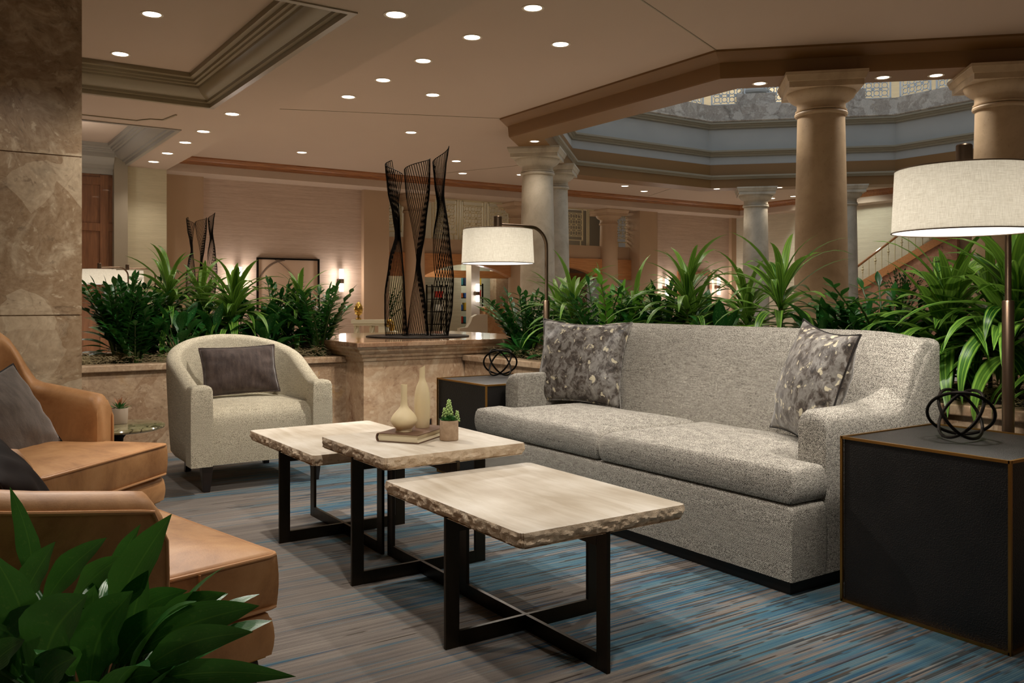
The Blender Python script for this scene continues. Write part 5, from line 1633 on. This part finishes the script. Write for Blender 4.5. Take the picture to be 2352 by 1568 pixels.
for k, (z, c, nm) in enumerate(((1.12, 'red', 'upper'), (.80, 'wht', 'lower'))):
    o = MB().box(-.1, .1, -.05, .05, 0, .16).build('package', M['box_'+c], None, smooth=False, bevel=.006); o.location = (10.78, 19.3, .46+.3333*(2 if k == 0 else 1))
    tag(o, '%s package on the %s part of the open dark shelf left of the sconce column' % (cn2.get(c, c), nm), 'package')
SOIL_keep = SOIL; SOIL = .42
zp = zz('potted leafy plant in a brown tub behind the wire sculpture base', 7.95, 16.9, 1.35, 12, 51, spread=.8); SOIL = SOIL_keep
zp.location = (8.08, 16.9, .40)
MB().lathe([(.16, -.40), (.2, -.38), (.24, -.02), (.22, 0), (0, 0)], 28).build('tub', M['wood_panel'], zp, angle=40)
tr = zz('dark bushy potted tree in front of the staircase marble', 16.2, 10.2, 1.62, 16, 53, spread=.5); tr.location.z = .58; tr.location.x = 16.0; tr.location.y = 9.95
MB().lathe([(.2, -.58), (.24, -.56), (.28, 0), (0, 0)], 28).build('tub', M['black'], tr, angle=40)

# ------------------------------------------------------------------ staircase on the right wall
sx = 17.25
sc = thing('staircase', 'staircase with thin cream balusters and timber stringer on the right wall', 'staircase', (sx, 11, 0))
def zl(y): return 1.14+(12.2-y)*.50      # stringer centre
y0, y1 = 12.9, 9.55
m = MB(); m.add([(sx-.02, y0, zl(y0)-.09), (sx+.02, y0, zl(y0)-.09), (sx+.02, y0, zl(y0)+.09), (sx-.02, y0, zl(y0)+.09), (sx-.02, y1, zl(y1)-.09), (sx+.02, y1, zl(y1)-.09), (sx+.02, y1, zl(y1)+.09), (sx-.02, y1, zl(y1)+.09)],
                [(0,1,2,3), (7,6,5,4), (0,4,5,1), (1,5,6,2), (2,6,7,3), (3,7,4,0)])
m.build('stringer', M['wood_arch'], sc, smooth=False, world=True)
m = MB(); m.add([(sx+.03, y0, 0), (sx+.03, y0, zl(y0)-.08), (sx+.03, y1, zl(y1)-.08), (sx+.03, y1, 0), (sx+.12, y0, 0), (sx+.12, y0, zl(y0)-.08), (sx+.12, y1, zl(y1)-.08), (sx+.12, y1, 0)],
                [(0,1,2,3), (7,6,5,4), (0,4,5,1), (1,5,6,2), (2,6,7,3), (3,7,4,0)])
m.build('side_panel', M['stair_marble'], sc, smooth=False, world=True)
def zr(y): return 1.55+(12.2-y)*.645
m = MB(); m.tube([(sx, y, zr(y)) for y in (13.0, 12.2, 11.4, 10.6, 9.6)], .028, 8); m.build('handrail', M['wood_crown'], sc, world=True)
k = 0; y = 12.75
while y > 9.7:
    g = MB(); za, zb = zl(y)+.08, zr(y)
    g.tube([(sx, y, za), (sx, y, zb)], .009, 6)
    if k % 2: 
        zm = za+(zb-za)*.62
        g.lathe([(.009, zm-.09), (.022, zm-.05), (.012, zm-.03), (.034, zm), (.012, zm+.03), (.022, zm+.05), (.009, zm+.09)], 8, (sx, y))
    g.build('baluster', M['grille'], sc, world=True)
    y -= .155; k += 1
# ------------------------------------------------------------------ light
def area(loc, size, p, col, target=None, size_y=None, spread=180):
    l = bpy.data.lights.new('area', 'AREA'); l.energy = p; l.color = col; l.size = size
    if size_y: l.shape = 'RECTANGLE'; l.size_y = size_y
    l.spread = R(spread)
    o = bpy.data.objects.new('area_light', l); o.location = loc; COL.objects.link(o)
    if target: o.rotation_euler = (Vector(target)-Vector(loc)).to_track_quat('-Z', 'Y').to_euler()
    return o
# daylight falling down the atrium
area((OC[0], OC[1], 8.1), 7.5, 260, (.66, .80, 1.0))
# gallery lamps
for x, y in ((15.2, 12.1), (12.0, 14.0), (17.4, 8.0)):
    lamp_point((x, y, 6.6), 90, .15, (1, .86, .66))
# accent spots in the soffit over the seating group, plus one added front fill
def spot(loc, tgt, p, size, cone, col=(1, .93, .84), blend=.6):
    return lamp_point(loc, p, size, col, spot=cone, blend=blend, d=Vector(tgt)-Vector(loc))
spot((.9, 1.2, 3.17), (2.5, 3.4, .4), 190, .07, 70)
spot((1.3, 5.2, 3.17), (1.6, 2.7, .4), 250, .05, 62)
spot((2.94, 4.0, 3.17), (1.6, 5.1, .5), 240, .06, 60)
spot((2.94, 3.0, 3.17), (1.9, 2.4, .3), 95, .05, 70)
spot((2.94, 1.4, 3.17), (3.3, 2.4, .8), 60, .06, 60)
spot((-.2, 3.6, 3.17), (.4, 3.2, .5), 90, .08, 90)
spot((1.0, 2.7, 3.17), (.30, 1.55, .5), 120, .08, 40)
spot((2.3, -1.0, 3.17), (1.65, 2.5, .4), 75, .07, 34)  # unseen front fill, added to lift the table edges
spot((.7, 4.3, 3.15), (.45, 6.1, 1.1), 75, .07, 50)
spot((1.5, 5.0, 3.17), (1.9, 6.8, .9), 150, .08, 80)
spot((3.0, 2.6, 3.17), (4.0, 3.2, .9), 120, .08, 90)
spot((4.14, 4.9, 3.42), (4.0, 4.9, .9), 45, .06, 90)
spot((2.6, 4.4, 3.17), (3.1, 6.0, .4), 190, .06, 42)
# unseen fill spots, added so the pale floor bounces light onto the ceiling
for x in (5.6, 8.0, 10.4, 12.8, 15.2):
    for y in (-2.5, .2, 2.6): lamp_point((x, y, 3.38), 15, .07, (1, .88, .76), spot=110, blend=.6)
for x, y in ((6.0, 12.4), (8.4, 12.8), (11, 13.2), (13.6, 13.2), (5.4, 9.8), (5.6, 7.4), (16, 10.5), (16, 7.8), (9.2, 9.2), (12.2, 9.2), (9.2, 6.2), (12.2, 6.2)):
    lamp_point((x, y, 3.38), 21, .07, (1, .88, .76), spot=110, blend=.6)
for x, y in ((.5, 9.0), (1.6, 10.7), (.5, 12.6), (2.2, 12.6), (3.6, 10.6), (4.2, 13.2)):
    lamp_point((x, y, 3.1), 21, .07, (1, .89, .78), spot=110, blend=.6)
for x, y in ((-3, 5), (-3, 2), (-3, -1.6), (-1, -2.8), (1.2, -2.8), (3.4, -2.8)):
    lamp_point((x, y, 3.1), 12, .07, (1, .88, .76), spot=100, blend=.6)
# lights of the rooms under the balcony
lamp_point((12.0, 18.9, 1.95), 14, .2, (.95, 1, .86)); lamp_point((10.3, 18.0, 1.95), 14, .2, (1, .92, .74)); lamp_point((12.2, 20.3, 1.9), 14, .2, (.9, 1, .9))
lamp_point((8.9, 17.5, 1.9), 10, .2, (1, .9, .7))
lamp_point((9.2, 17.0, 3.1), 12, .2, (1, .95, .8)); lamp_point((13.2, 17.0, 3.1), 12, .2, (1, .95, .8)); lamp_point((11.0, 17.2, 3.2), 12, .2, (1, .92, .74))
# stair light washing the right wall
spot((16.3, 13.4, 3.4), (17.6, 12.6, 1.8), 60, .08, 100, (.96, 1, .88))
spot((16.2, 11.6, 3.4), (17.6, 11.4, 1.8), 60, .08, 100, (.96, 1, .88))
lamp_point((1.4, 13.0, 2.9), 16, .15, (1, .93, .85))
# warm ambient fill, added in place of the unseen lobby's light
w = bpy.data.worlds.new('ambient_fill'); SC.world = w; w.use_nodes = True
bg = w.node_tree.nodes['Background']; bg.inputs[0].default_value = (1, .80, .62, 1); bg.inputs[1].default_value = .08

# ------------------------------------------------------------------ camera and view
cd = bpy.data.cameras.new('camera'); cam = bpy.data.objects.new('camera', cd); COL.objects.link(cam)
cam.location = (0, 0, 1.05); cam.rotation_euler = (R(90), 0, R(-34))
cd.sensor_width = 36; cd.lens = 36*2000/2352; cd.shift_y = -94/2352; cd.clip_start = .05; cd.clip_end = 100
SC.camera = cam
vs = SC.view_settings
vs.view_transform = 'Standard'; vs.look = 'None'; vs.exposure = 0; vs.gamma = 1; vs.use_curve_mapping = False
cy = SC.cycles
cy.use_denoising = True
try: cy.denoiser = 'OPENIMAGEDENOISE'
except Exception: pass
cy.max_bounces = 7; cy.diffuse_bounces = 4; cy.glossy_bounces = 3; cy.transmission_bounces = 4; cy.transparent_max_bounces = 4
cy.sample_clamp_indirect = 4.0
cy.caustics_reflective = False; cy.caustics_refractive = False
